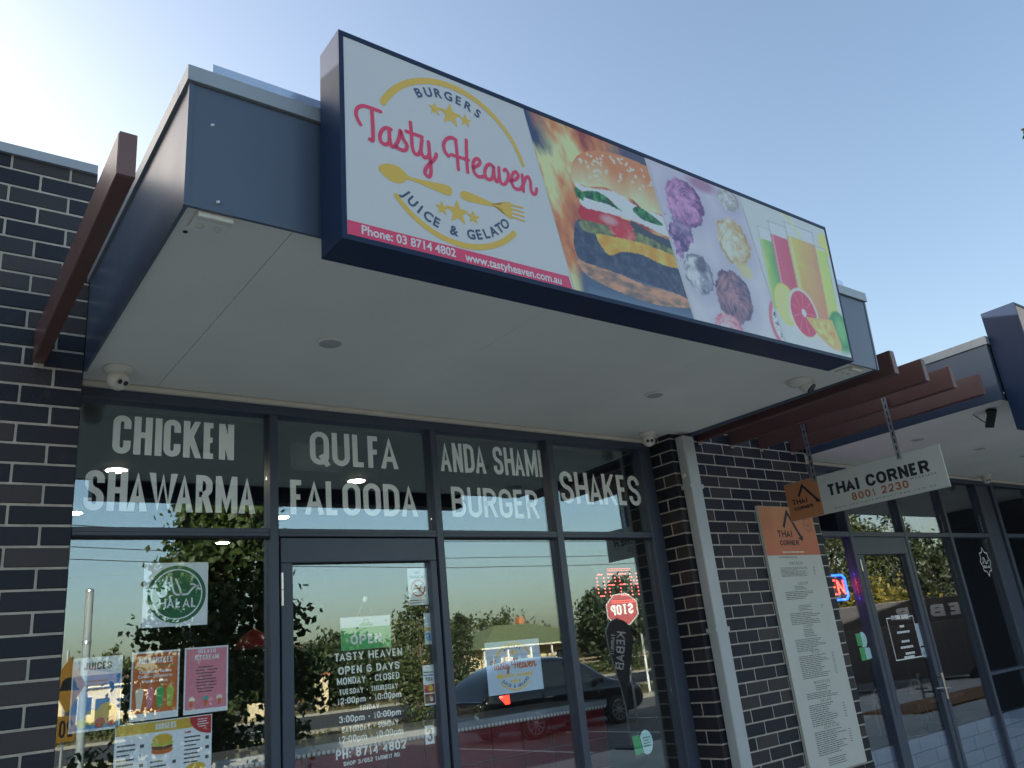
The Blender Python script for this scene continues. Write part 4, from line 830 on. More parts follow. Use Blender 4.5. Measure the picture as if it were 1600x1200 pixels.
# ------------------------------------------------------------------ hanging restaurant sign
TX = 4.862
bs = thing('hanging_sign', 'cream and orange THAI CORNER sign hanging from two steel straps', 'hanging sign', (TX, -.16, 2.337))
bf = lambda u, v, l=0: (TX - .0062 - l * .0005, -u, v)
MB().box(TX - .005, TX + .005, -1.378, -.163, 2.337, 2.622).build('board', mat('sign board', (.6, .58, .5), .5), bs)
M_tnum = mat('rust number print', (.40, .12, .05), .5); M_tcream = mat('cream sign print', (.60, .59, .52), .45, var=.03); M_torange = mat('orange sign print', (.52, .21, .09), .45, var=.06, scale=2); M_tdark = mat('dark grey sign print', (.018, .019, .027), .5)
patch(bs, 'cream_panel', [(.4495, 1.376, 2.339, 2.620)], M_tcream, 0, bf); patch(bs, 'orange_panel', [(.165, .449, 2.339, 2.620)], M_torange, 0, bf)
stext(MB(), 'THAI CORNER', .516, 1.281, 2.459, 2.543, .0215, .019, bf, .14, 1, brk=lambda m_: m_.build('word', M_tdark, bs)); q = MB()
stroke(q, [(.272, 2.509), (.318, 2.584), (.41, 2.468), (.436, 2.440)], .018, .018, bf, 1); q.poly([(.398, 2.448), (.432, 2.462), (.430, 2.436)], bf, 1.5); stext(q, 'THAI', .207, .336, 2.453, 2.493, .0095, .0085, bf, .14, 1.8); stext(q, 'CORNER', .213, .377, 2.411, 2.436, .007, .006, bf, .14, 1.8); q.build('roof_emblem', M_tdark, bs)
stext(MB(), '8001 2230', .692, 1.114, 2.389, 2.443, .0115, .0105, bf, .3, 1, brk=lambda m_: m_.build('phone_number', M_tnum, bs))
q = MB(); ftext(q, 'www.thaicornerwerribee.com.au', .538, 2.360, bf, w=.752, h=.014, off=.0, l=1, space=1.6); q.build('web_lettering', M_greytxt, bs); q = MB(); ftext(q, 'WERRIBEE', 1.133, 2.436, bf, w=.18, h=.013, off=0, l=1, space=1.6); q.build('small_lettering', M_greytxt, bs)
for y, zt_ in ((-.436, 3.035), (-1.098, 3.035)):
    s_ = MB()
    s_.box(TX - .009, TX - .0065, y - .017, y - .013, 2.59, zt_); s_.box(TX - .0085, TX - .0065, y - .013, y + .013, 2.59, zt_); s_.box(TX - .009, TX - .0065, y + .013, y + .017, 2.59, zt_)
    o = s_.build('hanger_strap', M_zinc, bs)
    h = MB()
    for i in range(9): z = 2.605 + i * .05; h.box(TX - .0092, TX - .0086, y - .004, y + .004, z, z + .03)
    h.build('strap_slots', M_black, o)
# ------------------------------------------------------------------ menu board on the brick pier
M_fine = mat('fine grey print', (.10, .095, .09), .6, var=.02)
mfn = lambda u, v, l=0: (u, -.0262 - l * .0005, v)
mbd = thing('menu_board', 'tall cream menu board with an orange THAI CORNER heading on the brick pier', 'menu board', (4.66, -.02, .59))
MB().box(4.66, 5.365, -.0255, -.002, .586, 2.486).build('board', M_tcream, mbd)
def grad_print(name, x0, x1, z0, z1, c0, c1, fn, par, l):
    M = bpy.data.materials.new(name); M.use_nodes = True; n = M.node_tree.nodes; L = M.node_tree.links; p = n['Principled BSDF']; p.inputs['Roughness'].default_value = .5
    tc = n.new('ShaderNodeTexCoord'); sx = n.new('ShaderNodeSeparateXYZ'); L.new(tc.outputs['Generated'], sx.inputs[0]); mx = n.new('ShaderNodeMix'); mx.data_type = 'RGBA'; mx.inputs[6].default_value = (*c0, 1); mx.inputs[7].default_value = (*c1, 1)
    L.new(sx.outputs['Z'], mx.inputs[0]); L.new(mx.outputs[2], p.inputs['Base Color']); return patch(par, name, [(x0, x1, z0, z1)], M, l, fn)
grad_print('orange_heading_panel', 4.662, 5.363, 2.1075, 2.484, (.62, .17, .09), (.66, .29, .13), mfn, mbd, 0)
q = MB(); stroke(q, [(4.943, 2.322), (5.022, 2.445), (5.13, 2.272), (5.165, 2.228)], .024, .03, mfn, 1); q.poly([(5.105, 2.235), (5.17, 2.262), (5.165, 2.215)], mfn, 1.4); stext(q, 'THAI', 4.845, 5.036, 2.245, 2.298, .013, .010, mfn, .14, 1.8); stext(q, 'CORNER', 4.853, 5.102, 2.183, 2.222, .011, .008, mfn, .14, 1.8); q.build('name_lettering', M_tdark, mbd)
q = MB(); hx, hz = 5.27, 2.345; P = []
for i in range(16): a = math.pi * i / 8; rr = .058 if i % 2 == 0 else .045; P.append((hx + rr * math.sin(a), hz + rr * math.cos(a)))
stroke(q, P + [P[0]], .004, .004, mfn, 1, closed=True); ftext(q, 'HALAL', hx, hz - .012, mfn, w=.05, h=.018, l=1, center=True); q.build('halal_outline', M_greytxt, mbd)
q = MB(); ftext(q, 'Vegetarian  Gluten free', 4.862, 2.126, mfn, w=.29, h=.012, off=0, l=1) if False else lines(mbd, 4.862, 5.15, 2.122, 2.14, 1, M_cream, 2, hh=.5, ragged=0, fn=mfn)
q = MB()
for s, x, z, w_ in (('ENTREES', 5.01, 2.035, .17), ('SOUP', 5.04, 1.882, .13), ('NOODLE', 5.012, 1.742, .17), ('CURRY', 5.0, 1.568, .115), ('RICE', 5.012, 1.382, .095), ('NOODLES', 5.015, 1.172, .20), ('SALAD', 5.015, 1.046, .135), ('SEAFOOD', 5.018, .868, .19)):
    if s == 'NOODLE': continue
    ftext(q, s, x, z, mfn, w=w_, h=.021, off=.0, l=1, center=True, space=1.6)
q.build('headings', M_greytxt, mbd)
for x0, x1, z0, z1, n, s in ((4.79, 5.16, 1.945, 2.018, 8, 1), (4.80, 5.1, 2.085, 2.10, 1, 9), (4.92, 5.12, 1.845, 1.875, 3, 2), (4.79, 5.19, 1.775, 1.838, 5, 3), (4.92, 5.10, 1.690, 1.735, 4, 4), (4.79, 5.19, 1.592, 1.682, 7, 5), (4.92, 5.10, 1.50, 1.56, 5, 6), (4.79, 5.18, 1.40, 1.492, 8, 7), (4.79, 5.18, 1.212, 1.375, 13, 8), (4.92, 5.12, 1.125, 1.165, 3, 10), (4.79, 5.19, 1.072, 1.118, 4, 11), (4.79, 5.19, .89, 1.04, 11, 12), (4.79, 5.19, .70, .86, 12, 13), (4.89, 5.13, .625, .68, 4, 14)):
    lines(mbd, x0, x1, z0, z1, n, M_fine, s, hh=.34, ragged=.45, fn=mfn)
for z0, z1, n in ((1.95, 2.02, 7), (1.70, 1.73, 3), (1.22, 1.38, 12), (.91, 1.02, 6), (.74, .84, 6)): lines(mbd, 5.215, 5.245, z0, z1, n, M_fine, n, hh=.28, ragged=.2, fn=mfn, name='prices')
# ------------------------------------------------------------------ restaurant sign box, door lettering, emblem
s2 = thing('shop_sign', 'navy light box sign with an orange face at the right picture edge', 'shop sign', (5.56, -1.6, 2.716))
MB().box(5.562, 9.4, -1.832, -1.612, 2.716, 3.594).build('sign_box', M_navy, s2)
for a in ((5.562, 9.4, 3.576, 3.594), (5.562, 9.4, 2.716, 2.734), (5.562, 5.58, 2.7345, 3.5755), (9.38, 9.4, 2.7345, 3.5755)): MB().box(a[0], a[1], -1.840, -1.8325, a[2], a[3]).build('sign_frame', M_navy, s2)
MB().box(5.5805, 9.3795, -1.836, -1.8325, 2.7345, 3.5755).build('sign_face', mat('orange acrylic', (.62, .36, .22), .35, var=.05), s2)
t = thing('window_lettering', 'white framed OPENING HOURS lettering on the restaurant door', 'window lettering', (6.6, GY, 1.21))
q = MB(); stroke(q, [(6.68, 1.57), (6.608, 1.57), (6.608, 1.212), (7.073, 1.212), (7.073, 1.57), (7.0, 1.57)], .010, .010, df, 0); stext(q, 'OPENING HOURS', 6.69, 6.99, 1.552, 1.59, .009, .008, df, .2)
q.build('frame_and_heading', M_vinyl, t)
for x0, x1, z in ((6.80, 6.88, 1.49), (6.73, 6.95, 1.44), (6.77, 6.91, 1.36), (6.73, 6.95, 1.31), (6.79, 6.95, 1.255), (6.75, 6.93, 1.225)): lines(t, x0, x1, z - .012, z + .012, 1, M_vinyl, int(x0 * 100), hh=.8, ragged=0, fn=df)
t = thing('halal_emblem', 'white star shaped halal outline on the right hand restaurant pane', 'window lettering', (8.78, GY, 1.9))
q = MB(); ex, ez = 8.905, 2.04; P = []
for i in range(16): a = math.pi * i / 8; rr = (1.12 if i % 8 == 0 else 1.0) if i % 2 == 0 else .78; P.append((ex + .125 * rr * math.sin(a), ez + .135 * rr * math.cos(a)))
stroke(q, P + [P[0]], .012, .009, gf, 0, closed=True); stext(q, 'HALAL', 8.835, 8.975, 1.972, 2.005, .009, .008, gf, .2)
for st in ([(8.99, 2.055), (8.96, 2.05), (8.945, 2.03), (8.92, 2.025)], [(8.92, 2.025), (8.91, 2.05), (8.89, 2.09)], [(8.92, 2.025), (8.89, 2.03), (8.875, 2.09)], [(8.855, 2.09), (8.853, 2.04), (8.84, 2.025), (8.82, 2.04)]): stroke(q, smooth_path(st, 4), .009, .009, gf, .6)
q.build('emblem_outline', M_vinyl, t)
t = thing('phone_sticker', 'two green stickers on the restaurant window beside its door', 'sticker', (6.06, GY, 1.25))
q = MB(); q.rect(6.06, 6.14, 1.375, 1.475, pf, 1); q.rect(6.07, 6.19, 1.255, 1.36, pf, 1); q.build('green_panel', M_lgreen, t); q = MB(); q.disc(6.16, 1.42, .06, pf, 0, 24, .065); q.rect(6.15, 6.235, 1.262, 1.352, pf, 2); q.build('pale_panel', mat('pale mint print', (.55, .78, .74), .5), t)
t = thing('card_sticker', 'small stack of white stickers on the restaurant door edge', 'sticker', (7.08, GY, 1.2))
q = MB(); q.rect(7.08, 7.14, 1.30, 1.50, df, 0); q.rect(7.085, 7.14, 1.20, 1.285, df, 0); q.build('sticker_sheet', mat('pale blue print', (.60, .66, .72), .5), t); q = MB(); stext(q, '4', 7.10, 7.125, 1.215, 1.27, .007, .006, df, l=1); q.build('numeral', M_greytxt, t)
# ------------------------------------------------------------------ security cameras, soffit fittings
def turret(label, x, y, z, look, s=1.0):
    t = thing('security_camera', label, 'security camera', (x, y, z), 'security cameras under the canopies')
    MB().lathe((x, y, z - .001), (0, 0, -1), [(.058 * s, 0), (.060 * s, .006 * s), (.054 * s, .016 * s), (.046 * s, .022 * s), (.045 * s, .030 * s)], 28).build('base', M_cam, t, smooth=True)
    d = Vector(look).normalized(); c = Vector((x, y, z - .052 * s))
    MB().lathe(c, d, [(.002 * s, -.045 * s), (.022 * s, -.041 * s), (.036 * s, -.028 * s), (.043 * s, -.006 * s), (.0435 * s, .010 * s), (.040 * s, .024 * s), (.031 * s, .033 * s)], 28).build('ball', M_cam, t, smooth=True)
    MB().lathe(c + d * .0335 * s, d, [(.030 * s, 0), (.030 * s, .0012)], 24).build('front_plate', M_cam, t)
    side = d.cross(Vector((0, 0, 1))).normalized()
    for k in (-1, 1): MB().lathe(c + d * .035 * s + side * .015 * s * k, d, [(.0105 * s, 0), (.0105 * s, .002 * s), (.008 * s, .003 * s)], 16).build('lens', M_lens, t, smooth=True)
    return t
turret('white turret security camera at the left end above the CHICKEN window', .135, -.03, 2.995, (.45, -.75, -.55), 1.08)
turret('white turret security camera in the corner by the downpipe', 3.63, .03, 2.996, (-.55, -.85, -.35), 1.05)
turret('small white turret security camera over the far restaurant windows', 9.03, .05, 2.963, (-.55, -.8, -.4), 1.0)
t = thing('security_camera', 'pale surface mounted security camera with a big dark lens near the sign', 'security camera', (3.69, -1.2, 2.98), 'security cameras under the canopies')
q = MB(); q.lathe((3.67, -1.2, 2.979), (0, 0, -1), [(.075, 0), (.073, .012), (.055, .03), (.03, .036)], 26); o = q.build('base', M_cam, t, smooth=True)
dlk = Vector((.25, -.55, -.75)).normalized(); c = Vector((3.715, -1.225, 2.945)); MB().lathe(c, dlk, [(.02, -.05), (.042, -.03), (.046, .0), (.040, .022), (.034, .026)], 24).build('ball', M_cam, t, smooth=True); MB().lathe(c + dlk * .0245, dlk, [(.034, 0), (.031, .010), (.018, .017), (.002, .019)], 24).build('lens', M_lens, t, smooth=True)
def sensor(label, x, y, z):
    t = thing('soffit_light', label, 'light fitting', (x, y, z), 'twin spot fittings at the canopy corners')
    MB().bbox(x - .055, x + .055, y - .042, y + .042, z - .012, z, .003).build('plate', M_soffit, t); MB().bbox(x - .055, x + .055, y - .070, y - .043, z - .024, z, .003).build('front_lip', M_cam, t)
    for dx in (-.028, .028): MB().lathe((x + dx, y + .005, z - .0125), (0, 0, -1), [(.012, 0), (.013, .004), (.009, .008)], 16).build('spot', M_cam, t)
    return t
sensor('flat twin spot fitting at the left front corner under the canopy', .10, -1.455, 2.977); sensor('flat twin spot fitting at the right front corner under the canopy', 3.80, -1.44, 2.977)
MB_ = MB().lathe((.050, -1.37, 2.978), (0, 0, -1), [(.008, 0), (.008, .002), (.004, .004)], 12); MB_.build('screw', M_black, can)
def downlight(label, x, y, z, M=None, grp='unlit recessed downlights under the canopies'):
    t = thing('downlight', label, 'downlight', (x, y, z), grp)
    MB().lathe((x, y, z), (0, 0, -1), [(.062, 0), (.060, .004), (.050, .006)], 28).build('trim_ring', M_soffit, t); MB().lathe((x, y, z - .0062), (0, 0, -1), [(.049, 0), (.045, .0015)], 28).build('diffuser', M or mat('frosted diffuser', (.45, .44, .41), .6), t); return t
downlight('recessed downlight in the left half of the burger shop soffit', .868, -.681, 2.985); downlight('recessed downlight in the right half of the burger shop soffit', 2.977, -.664, 2.985)
for i, x in enumerate((6.154, 7.29, 8.293)): downlight(('recessed downlight nearest the hanging sign in the restaurant soffit', 'middle recessed downlight in the restaurant soffit', 'recessed downlight farthest along the restaurant soffit')[i], x, -.66, 2.956)
t = thing('flood_light', 'small black flood light with a looped cable under the restaurant canopy', 'flood light', (5.9, -1.38, 2.95))
q = MB(); c = Vector((5.80, -1.36, 2.90)); a, b = Vector((5.745, -1.43, 2.935)), Vector((5.87, -1.33, 2.845)); u = (b - a).normalized(); v = Vector((.5, -.6, -.2)).normalized(); v = (v - u * v.dot(u)).normalized(); w_ = u.cross(v)
L_ = [(a if i in (0, 3, 4, 7) else b) + v * (.035 if i in (2, 3, 6, 7) else -.035) * .8 + w_ * (.012 if i > 3 else -.012) for i in range(8)]; q.hexa(L_); q.build('lamp_body', M_black, t); MB().box(5.75, 5.80, -1.42, -1.38, 2.905, 2.951).build('mount', M_black, t)
MB().path([(5.8 + .13 * math.sin(k / 14 * 5.4), -1.36 + .03 * math.sin(k), 2.925 - .075 + .075 * math.cos(k / 14 * 5.4)) if False else (5.78 + .16 * math.sin(k / 14 * 3.14), -1.38 + .10 * k / 14, 2.945 - .085 * math.sin(k / 14 * 3.14)) for k in range(15)], .004).build('cable', M_black, t)
# ------------------------------------------------------------------ inside the shops
M_lamp = mat('lit downlight', (.9, .85, .75), .5, emit=(1, .86, .62), estr=9.)
for i, (x, y) in enumerate(((.439, 1.425), (2.02, 1.401), (1.997, 2.742), (1.906, 3.989), (.427, 2.723))):
    t = thing('ceiling_light', ('lit round ceiling light seen through the SHAWARMA window', 'lit round ceiling light seen above the word FALOODA', 'lit round ceiling light seen left of the word FALOODA', 'lit round ceiling light deep inside behind the left window', 'lit round ceiling light at the far left edge of the window')[i], 'ceiling light', (x, y, 2.9), 'lit ceiling lights inside the burger shop')
    MB().lathe((x, y, 2.8995), (0, 0, -1), [(.075, 0), (.072, .006), (.06, .008)], 24).build('trim_ring', M_wprint, t); MB().lathe((x, y, 2.891), (0, 0, -1), [(.059, 0), (.055, .003)], 24).build('lamp', M_lamp, t)
t = thing('television', 'olive grey screen hanging from the ceiling behind the word QULFA', 'screen', (1.35, .6, 2.8))
M_tv = mat('olive grey plastic', (.13, .13, .115), .5, var=.05)
q = MB(); q.bbox(1.19, 1.52, .545, .60, 2.73, 2.895, .02); q.build('casing', M_tv, t); MB().bbox(1.205, 1.505, .54, .5445, 2.745, 2.88, .002).build('back_panel', mat('olive grey back', (.16, .16, .135), .6), t)
M_mar = mat('maroon glazed tile', (.20, .018, .028), .25, var=.1, scale=6, objvar=.15); M_grout = mat('pink grout', (.32, .20, .19), .8)
ct = thing('shop_counter', 'maroon tiled shop counter with a pale edge inside behind the glass', 'counter', (1.3, 1.1, 0))
MB().box(.95, 3.84, 1.10, 1.7, 0.02, 1.165).build('carcass', M_grout, ct); MB().bbox(.93, 3.86, 1.07, 1.75, 1.167, 1.215, .006).build('counter_top', mat('pale counter edge', (.34, .40, .47), .4), ct)
for r in range(5):
    for c_ in range(11):
        x0 = .955 + c_ * .262; MB().bbox(x0, x0 + .254, 1.088, 1.099, 1.155 - (r + 1) * .2, 1.155 - r * .2 - .006, .002).build('tile', M_mar, ct)
q = MB()
for i in range(95): q.disc(.96 + i * .0305, 1.168, .012, lambda u, v, l: (u, 1.0685, v), 0, 8)
o = q.build('scalloped_trim', M_paper, ct); o['kind'] = 'stuff'
t = thing('pendant_lamp', 'dark red pendant lamp inside behind the left window', 'pendant lamp', (1.31, 1.5, 1.8))
MB().lathe((1.31, 1.5, 1.92), (0, 0, -1), [(.012, 0), (.03, .01), (.09, .05), (.115, .10), (.118, .115), (.11, .113)], 28).build('lamp_shade', mat('dark red enamel', (.22, .012, .02), .3), t, smooth=True); MB().tube((1.31, 1.5, 1.92), (1.31, 1.5, 2.899), .004, n=6).build('flex', M_black, t)
# red LED OPEN sign in the fourth window
M_led = mat('red led', (.5, .02, .02), .5, emit=(1, .10, .08), estr=2.2)
t = thing('led_sign', 'black LED sign spelling OPEN in red dots in the fourth window', 'open sign', (3.17, .29, 1.83)); MB().bbox(3.17, 3.60, .285, .31, 1.835, 2.10, .004).build('housing', M_black, t)
F57 = {'O': ('01110', '10001', '10001', '10001', '10001', '10001', '01110'), 'P': ('11110', '10001', '10001', '11110', '10000', '10000', '10000'), 'E': ('11111', '10000', '10000', '11110', '10000', '10000', '11111'), 'N': ('10001', '11001', '10101', '10011', '10001', '10001', '10001')}
for k, ch in enumerate('OPEN'):
    q = MB()
    for r, row in enumerate(F57[ch]):
        for c_, b_ in enumerate(row):
            if b_ == '1': q.disc(3.190 + k * .104 + c_ * .0155, 2.045 - r * .0235, .0042, lambda u, v, l: (u, .2838, v), 0, 8)
    q.build('letter', M_led, t)
q = MB()
for i in range(14):
    for j in (0, 1): q.disc(3.30 + (i % 14) * .016, 2.068 + j * .012, .0035, lambda u, v, l: (u, .2838, v), 0, 6); q.disc(3.30 + i * .016, 1.868 - j * .012, .0035, lambda u, v, l: (u, .2838, v), 0, 6)
q.build('dotted_border', mat('dim red led', (.4, .02, .02), .5, emit=(1, .12, .06), estr=.8), t)
# neon OPEN sign in the restaurant
M_neonr = mat('red neon tube', (.6, .05, .04), .4, emit=(1, .05, .04), estr=1.9); M_neonb = mat('blue neon tube', (.05, .1, .7), .4, emit=(.01, .09, 1), estr=1.5)
t = thing('neon_sign', 'red neon OPEN sign in a blue neon border in the restaurant window', 'open sign', (5.67, .34, 1.75)); MB().bbox(5.655, 6.24, .342, .356, 1.752, 1.992, .004).build('backing', M_black, t)
q = MB(); rr = lambda x0, x1, z0, z1, y: [(x0 + .03, y, z1), (x1 - .03, y, z1), (x1, y, z1 - .03), (x1, y, z0 + .03), (x1 - .03, y, z0), (x0 + .03, y, z0), (x0, y, z0 + .03), (x0, y, z1 - .03), (x0 + .03, y, z1)]; q.path(rr(5.67, 6.225, 1.767, 1.977, .333), .009, 8); q.build('blue_border', M_neonb, t)
for k, ch in enumerate('OPEN'):
    q = MB(); x0 = 5.708 + k * .128
    for st in GL[ch]: q.path([(x0 + a * .96, .333, 1.815 + b) for a, b in [(min(max(x, 0), .1), min(max(z, 0), .118)) for x, z in roundpath(st, .095, .118, 5)]], .0062, 8)
    q.build('letter', M_neonr, t)
# restaurant chairs and tables in the dark
M_wood = mat('dark stained timber', (.05, .03, .02), .35, var=.2)
def chair(x, y, rz):
    t = thing('dining_chair', 'dark bentwood chair behind the glass just below the neon OPEN sign', 'chair', (x, y, 0), 'dining chairs inside the restaurant')
    MB().lathe((x, y, .43), (0, 0, 1), [(.19, 0), (.205, .012), (.2, .03)], 20).build('seat', M_wood, t)
    for i in range(4): a = math.pi / 4 + i * math.pi / 2; MB().tube((x + .15 * math.cos(a), y + .15 * math.sin(a), .43), (x + .2 * math.cos(a), y + .2 * math.sin(a), .001), .015, .012).build('leg', M_wood, t)
    MB().path([(x - .19 * math.cos(k / 12 * math.pi) , y + .17 + .04 * math.sin(k / 12 * math.pi), .44 + .45 * math.sin(k / 12 * math.pi) ** .6) for k in range(13)], .015, 8).build('backrest', M_wood, t)
    q = MB()
    for dx in (-.08, 0, .08): q.tube((x + dx, y + .175, .45), (x + dx, y + .2, .86), .008)
    q.build('back_slats', M_wood, t); return t
def table(x, y, lb):
    t = thing('dining_table', lb, 'table', (x, y, 0), 'dining tables inside the restaurant')
    MB().bbox(x - .36, x + .36, y - .36, y + .36, .72, .755, .006).build('table_top', M_wood, t); MB().tube((x, y, .03), (x, y, .72), .035).build('pedestal', M_black, t); MB().lathe((x, y, .001), (0, 0, 1), [(.22, 0), (.21, .02), (.05, .035)], 20).build('base', M_black, t)
for x, y, lb in ((6.45, 1.1, 'dark square table behind the restaurant door glass'), (8.3, 1.1, 'dark square table behind the pane with the halal outline')): table(x, y, lb)
c0 = chair(6.0, 1.0, 0)
for x, y, lb in ((6.95, 1.2, 'dark bentwood chair behind the door handle of the restaurant'), (7.8, 1.0, 'dark bentwood chair behind the pane right of the restaurant door'), (8.75, 1.1, 'dark bentwood chair low behind the halal outline')): copy_tree(c0, None, (x, y, 0))['label'] = lb
# ------------------------------------------------------------------ the street behind the camera, seen mirrored in the glass
def leaf_mat(name, c0, c1, trans=.25):
    M = bpy.data.materials.new(name); M.use_nodes = True; n = M.node_tree.nodes; L = M.node_tree.links; n.clear()
    g_ = n.new('ShaderNodeNewGeometry'); r = n.new('ShaderNodeValToRGB'); r.color_ramp.elements[0].color = (*c0, 1); r.color_ramp.elements[1].color = (*c1, 1); L.new(g_.outputs['Random Per Island'], r.inputs[0])
    d = n.new('ShaderNodeBsdfPrincipled'); d.inputs['Roughness'].default_value = .5; L.new(r.outputs[0], d.inputs['Base Color']); t = n.new('ShaderNodeBsdfTranslucent'); L.new(r.outputs[0], t.inputs[0])
    m_ = n.new('ShaderNodeMixShader'); m_.inputs[0].default_value = trans; L.new(d.outputs[0], m_.inputs[1]); L.new(t.outputs[0], m_.inputs[2]); o = n.new('ShaderNodeOutputMaterial'); L.new(m_.outputs[0], o.inputs[0]); return M
M_bark = mat('grey brown bark', (.10, .075, .055), .9, var=.3, scale=9, bump=.6, bscale=30)
LM = {'pear': leaf_mat('glossy pear leaf', (.022, .042, .010), (.07, .10, .022), .3), 'dark': leaf_mat('dark evergreen leaf', (.016, .030, .012), (.05, .07, .026)), 'mid': leaf_mat('mid green leaf', (.035, .055, .018), (.09, .11, .035)), 'yellow': leaf_mat('yellow green leaf', (.13, .12, .02), (.30, .25, .05)), 'grass': leaf_mat('dry grass blade', (.09, .08, .025), (.17, .15, .06))}
def leaves(pos, size, aspect, seed, droop=0.):
    rs = np.random.RandomState(seed); n = len(pos); a = rs.normal(size=(n, 3)); a[:, 2] -= droop; a /= np.linalg.norm(a, axis=1)[:, None]
    b = np.cross(a, rs.normal(size=(n, 3))); b /= np.linalg.norm(b, axis=1)[:, None]; c = np.cross(a, b); s = size * rs.uniform(.65, 1.3, (n, 1)); h = s / 2; w_ = h * aspect
    V = np.stack([pos - a * h, pos - a * h * .1 + b * w_ + c * h * .12, pos + a * h, pos - a * h * .1 - b * w_ + c * h * .12], 1).reshape(-1, 3)
    q = MB(); q.v = V.tolist(); q.f = [(4 * i, 4 * i + 1, 4 * i + 2, 4 * i + 3) for i in range(n)]; q.mi = [0] * n; return q
def cloud(c, r, K, n, spread, seed, shape='ell'):
    rs = np.random.RandomState(seed); c = np.asarray(c, float); r = np.asarray(r, float)
    d = rs.normal(size=(K, 3)); d /= np.linalg.norm(d, axis=1)[:, None]; rad = rs.uniform(.35, 1, (K, 1)) ** .5
    if shape == 'cone':
        u = rs.uniform(0, 1, K) ** .8; ang = rs.uniform(0, 2 * math.pi, K); rr = (1 - u) * rs.uniform(.5, 1.05, K) * (1 + .25 * np.sin(u * 40)); P = np.stack([rr * np.cos(ang), rr * np.sin(ang), u * 2 - 1], 1)
    else: P = d * rad
    ctr = c + P * r; idx = rs.randint(0, K, n); return ctr[idx] + rs.normal(size=(n, 3)) * spread, ctr
def tree(name, label, x, y, z0, h, r, zc, rz, leaf, lsize, n, K, spread, seed, asp=.55, shape='ell', trunk=.1, group=None, droop=.3, cat='tree'):
    t = thing(name, label, cat, (x, y, z0), group); pos, ctr = cloud((x, y, z0 + zc), (r, r, rz), K, n, spread, seed, shape)
    q = MB(); rs = random.Random(seed); top = Vector((x + rs.uniform(-.1, .1), y, z0 + (zc + rz * (.5 if shape == 'ell' else .95)))); pts = [Vector((x, y, z0 - .05)), Vector((x + rs.uniform(-.05, .05), y, z0 + zc * .5)), top]
    q.tube(pts[0], pts[1], trunk, trunk * .75, 10); q.tube(pts[1], pts[2], trunk * .75, trunk * .25, 10)
    for i in rs.sample(range(len(ctr)), min(16, len(ctr))):
        e = Vector(ctr[i]); f = min(.95, max(.15, (e.z - z0) / h - .15)); s_ = pts[0].lerp(top, f); q.tube(s_, e, trunk * .28, trunk * .08, 6)
    q.build('trunk', M_bark, t, smooth=True); leaves(pos, lsize, asp, seed, droop).build('crown', LM[leaf], t); return t
tree('pear_tree', 'leafy ornamental pear tree close by, mirrored in the left window and door', 2.42, -5.1, 0, 5.4, 1.12, 2.9, 2.2, 'pear', .085, 19000, 300, .115, 11, asp=.78, shape='cone', trunk=.05, droop=.8)
tree('columnar_tree', 'narrow upright tree mirrored behind the opening hours on the door', 12.9, -18.6, -.17, 4.4, .78, 2.35, 2.1, 'mid', .16, 3600, 90, .16, 12, trunk=.08)
tree('street_tree', 'spreading street tree whose leaf tip enters at the right picture edge', 15.0, -2.4, 0, 9.6, 1.7, 7.8, 1.7, 'dark', .14, 6000, 90, .2, 13, trunk=.13)
st_ = bpy.data.objects['street_tree']; MB().path([(14.6, -1.9, 8.7), (13.6, -1.15, 8.72), (13.0, -.80, 8.66), (12.74, -.51, 8.56)], .012, 6).build('twig', M_bark, st_)
rs = np.random.RandomState(4); leaves(np.array([12.745, -.52, 8.44]) + rs.normal(size=(40, 3)) * [.022, .022, .055], .085, .6, 3, .8).build('leaf_cluster', LM['dark'], st_)
GT = 'trees along the far side of the street'
tree('conifer', 'pointed dark conifer mirrored at the left of the third window', 28.6, -42.5, -.17, 5.6, 1.5, 2.9, 2.9, 'dark', .42, 2200, 220, .16, 14, asp=.3, shape='cone', trunk=.12, droop=.4)
tree('conifer', 'second smaller conifer with an open tip beside the taller one', 30.7, -43.2, -.17, 4.8, 1.5, 2.4, 2.4, 'dark', .40, 1700, 200, .17, 15, asp=.3, shape='cone', trunk=.12, droop=.4)
for i, (x, y, r, h, lb) in enumerate(((20.5, -47, 1.8, 3.6, 'rounded tree mirrored left of the cream pillars in the door'), (23.6, -48, 2.0, 4.2, 'bushy tree mirrored behind the OPEN card in the door'), (26.4, -50, 1.8, 4.0, 'bushy tree mirrored right of the OPEN card in the door'), (17.2, -47, 1.5, 3.2, 'low tree mirrored at the left edge of the door glass'), (22.4, -44.5, 1.3, 2.7, 'low bush mirrored just right of the cream pillar'), (25.0, -45, 1.4, 2.9, 'low bush mirrored behind the words MONDAY CLOSED'),
     (45.4, -44, 3.1, 5.9, 'big dark tree mirrored behind the stop sign in the fourth window'), (50.5, -47, 4.0, 7.4, 'tallest dark tree mirrored above the stop sign'), (54.0, -54.5, 2.2, 4.2, 'dark rounded tree mirrored left of the stop sign'))):
    tree('broadleaf_tree', lb, x, y, -.17, h, r, h - r * .75, r * .8, 'dark', .42, 3200, 80, .34, 30 + i, trunk=.16, group=GT)
for i, (x, y, r, h, lb) in enumerate(((57, -80, 4.5, 7.6, 'tree rising above the green house roof, nearest its chimney'), (64, -82, 4.5, 7.8, 'tree rising above the right end of the green house roof'), (51, -80, 3.0, 6.4, 'tree behind the left end of the green house roof'), (16, -80, 4.0, 6.0, 'distant tree behind the cream house'))):
    tree('broadleaf_tree', lb, x, y, -.17, h, r, h - r * .7, r * .7, 'mid', .55, 1300, 46, .4, 50 + i, trunk=.2, group=GT)
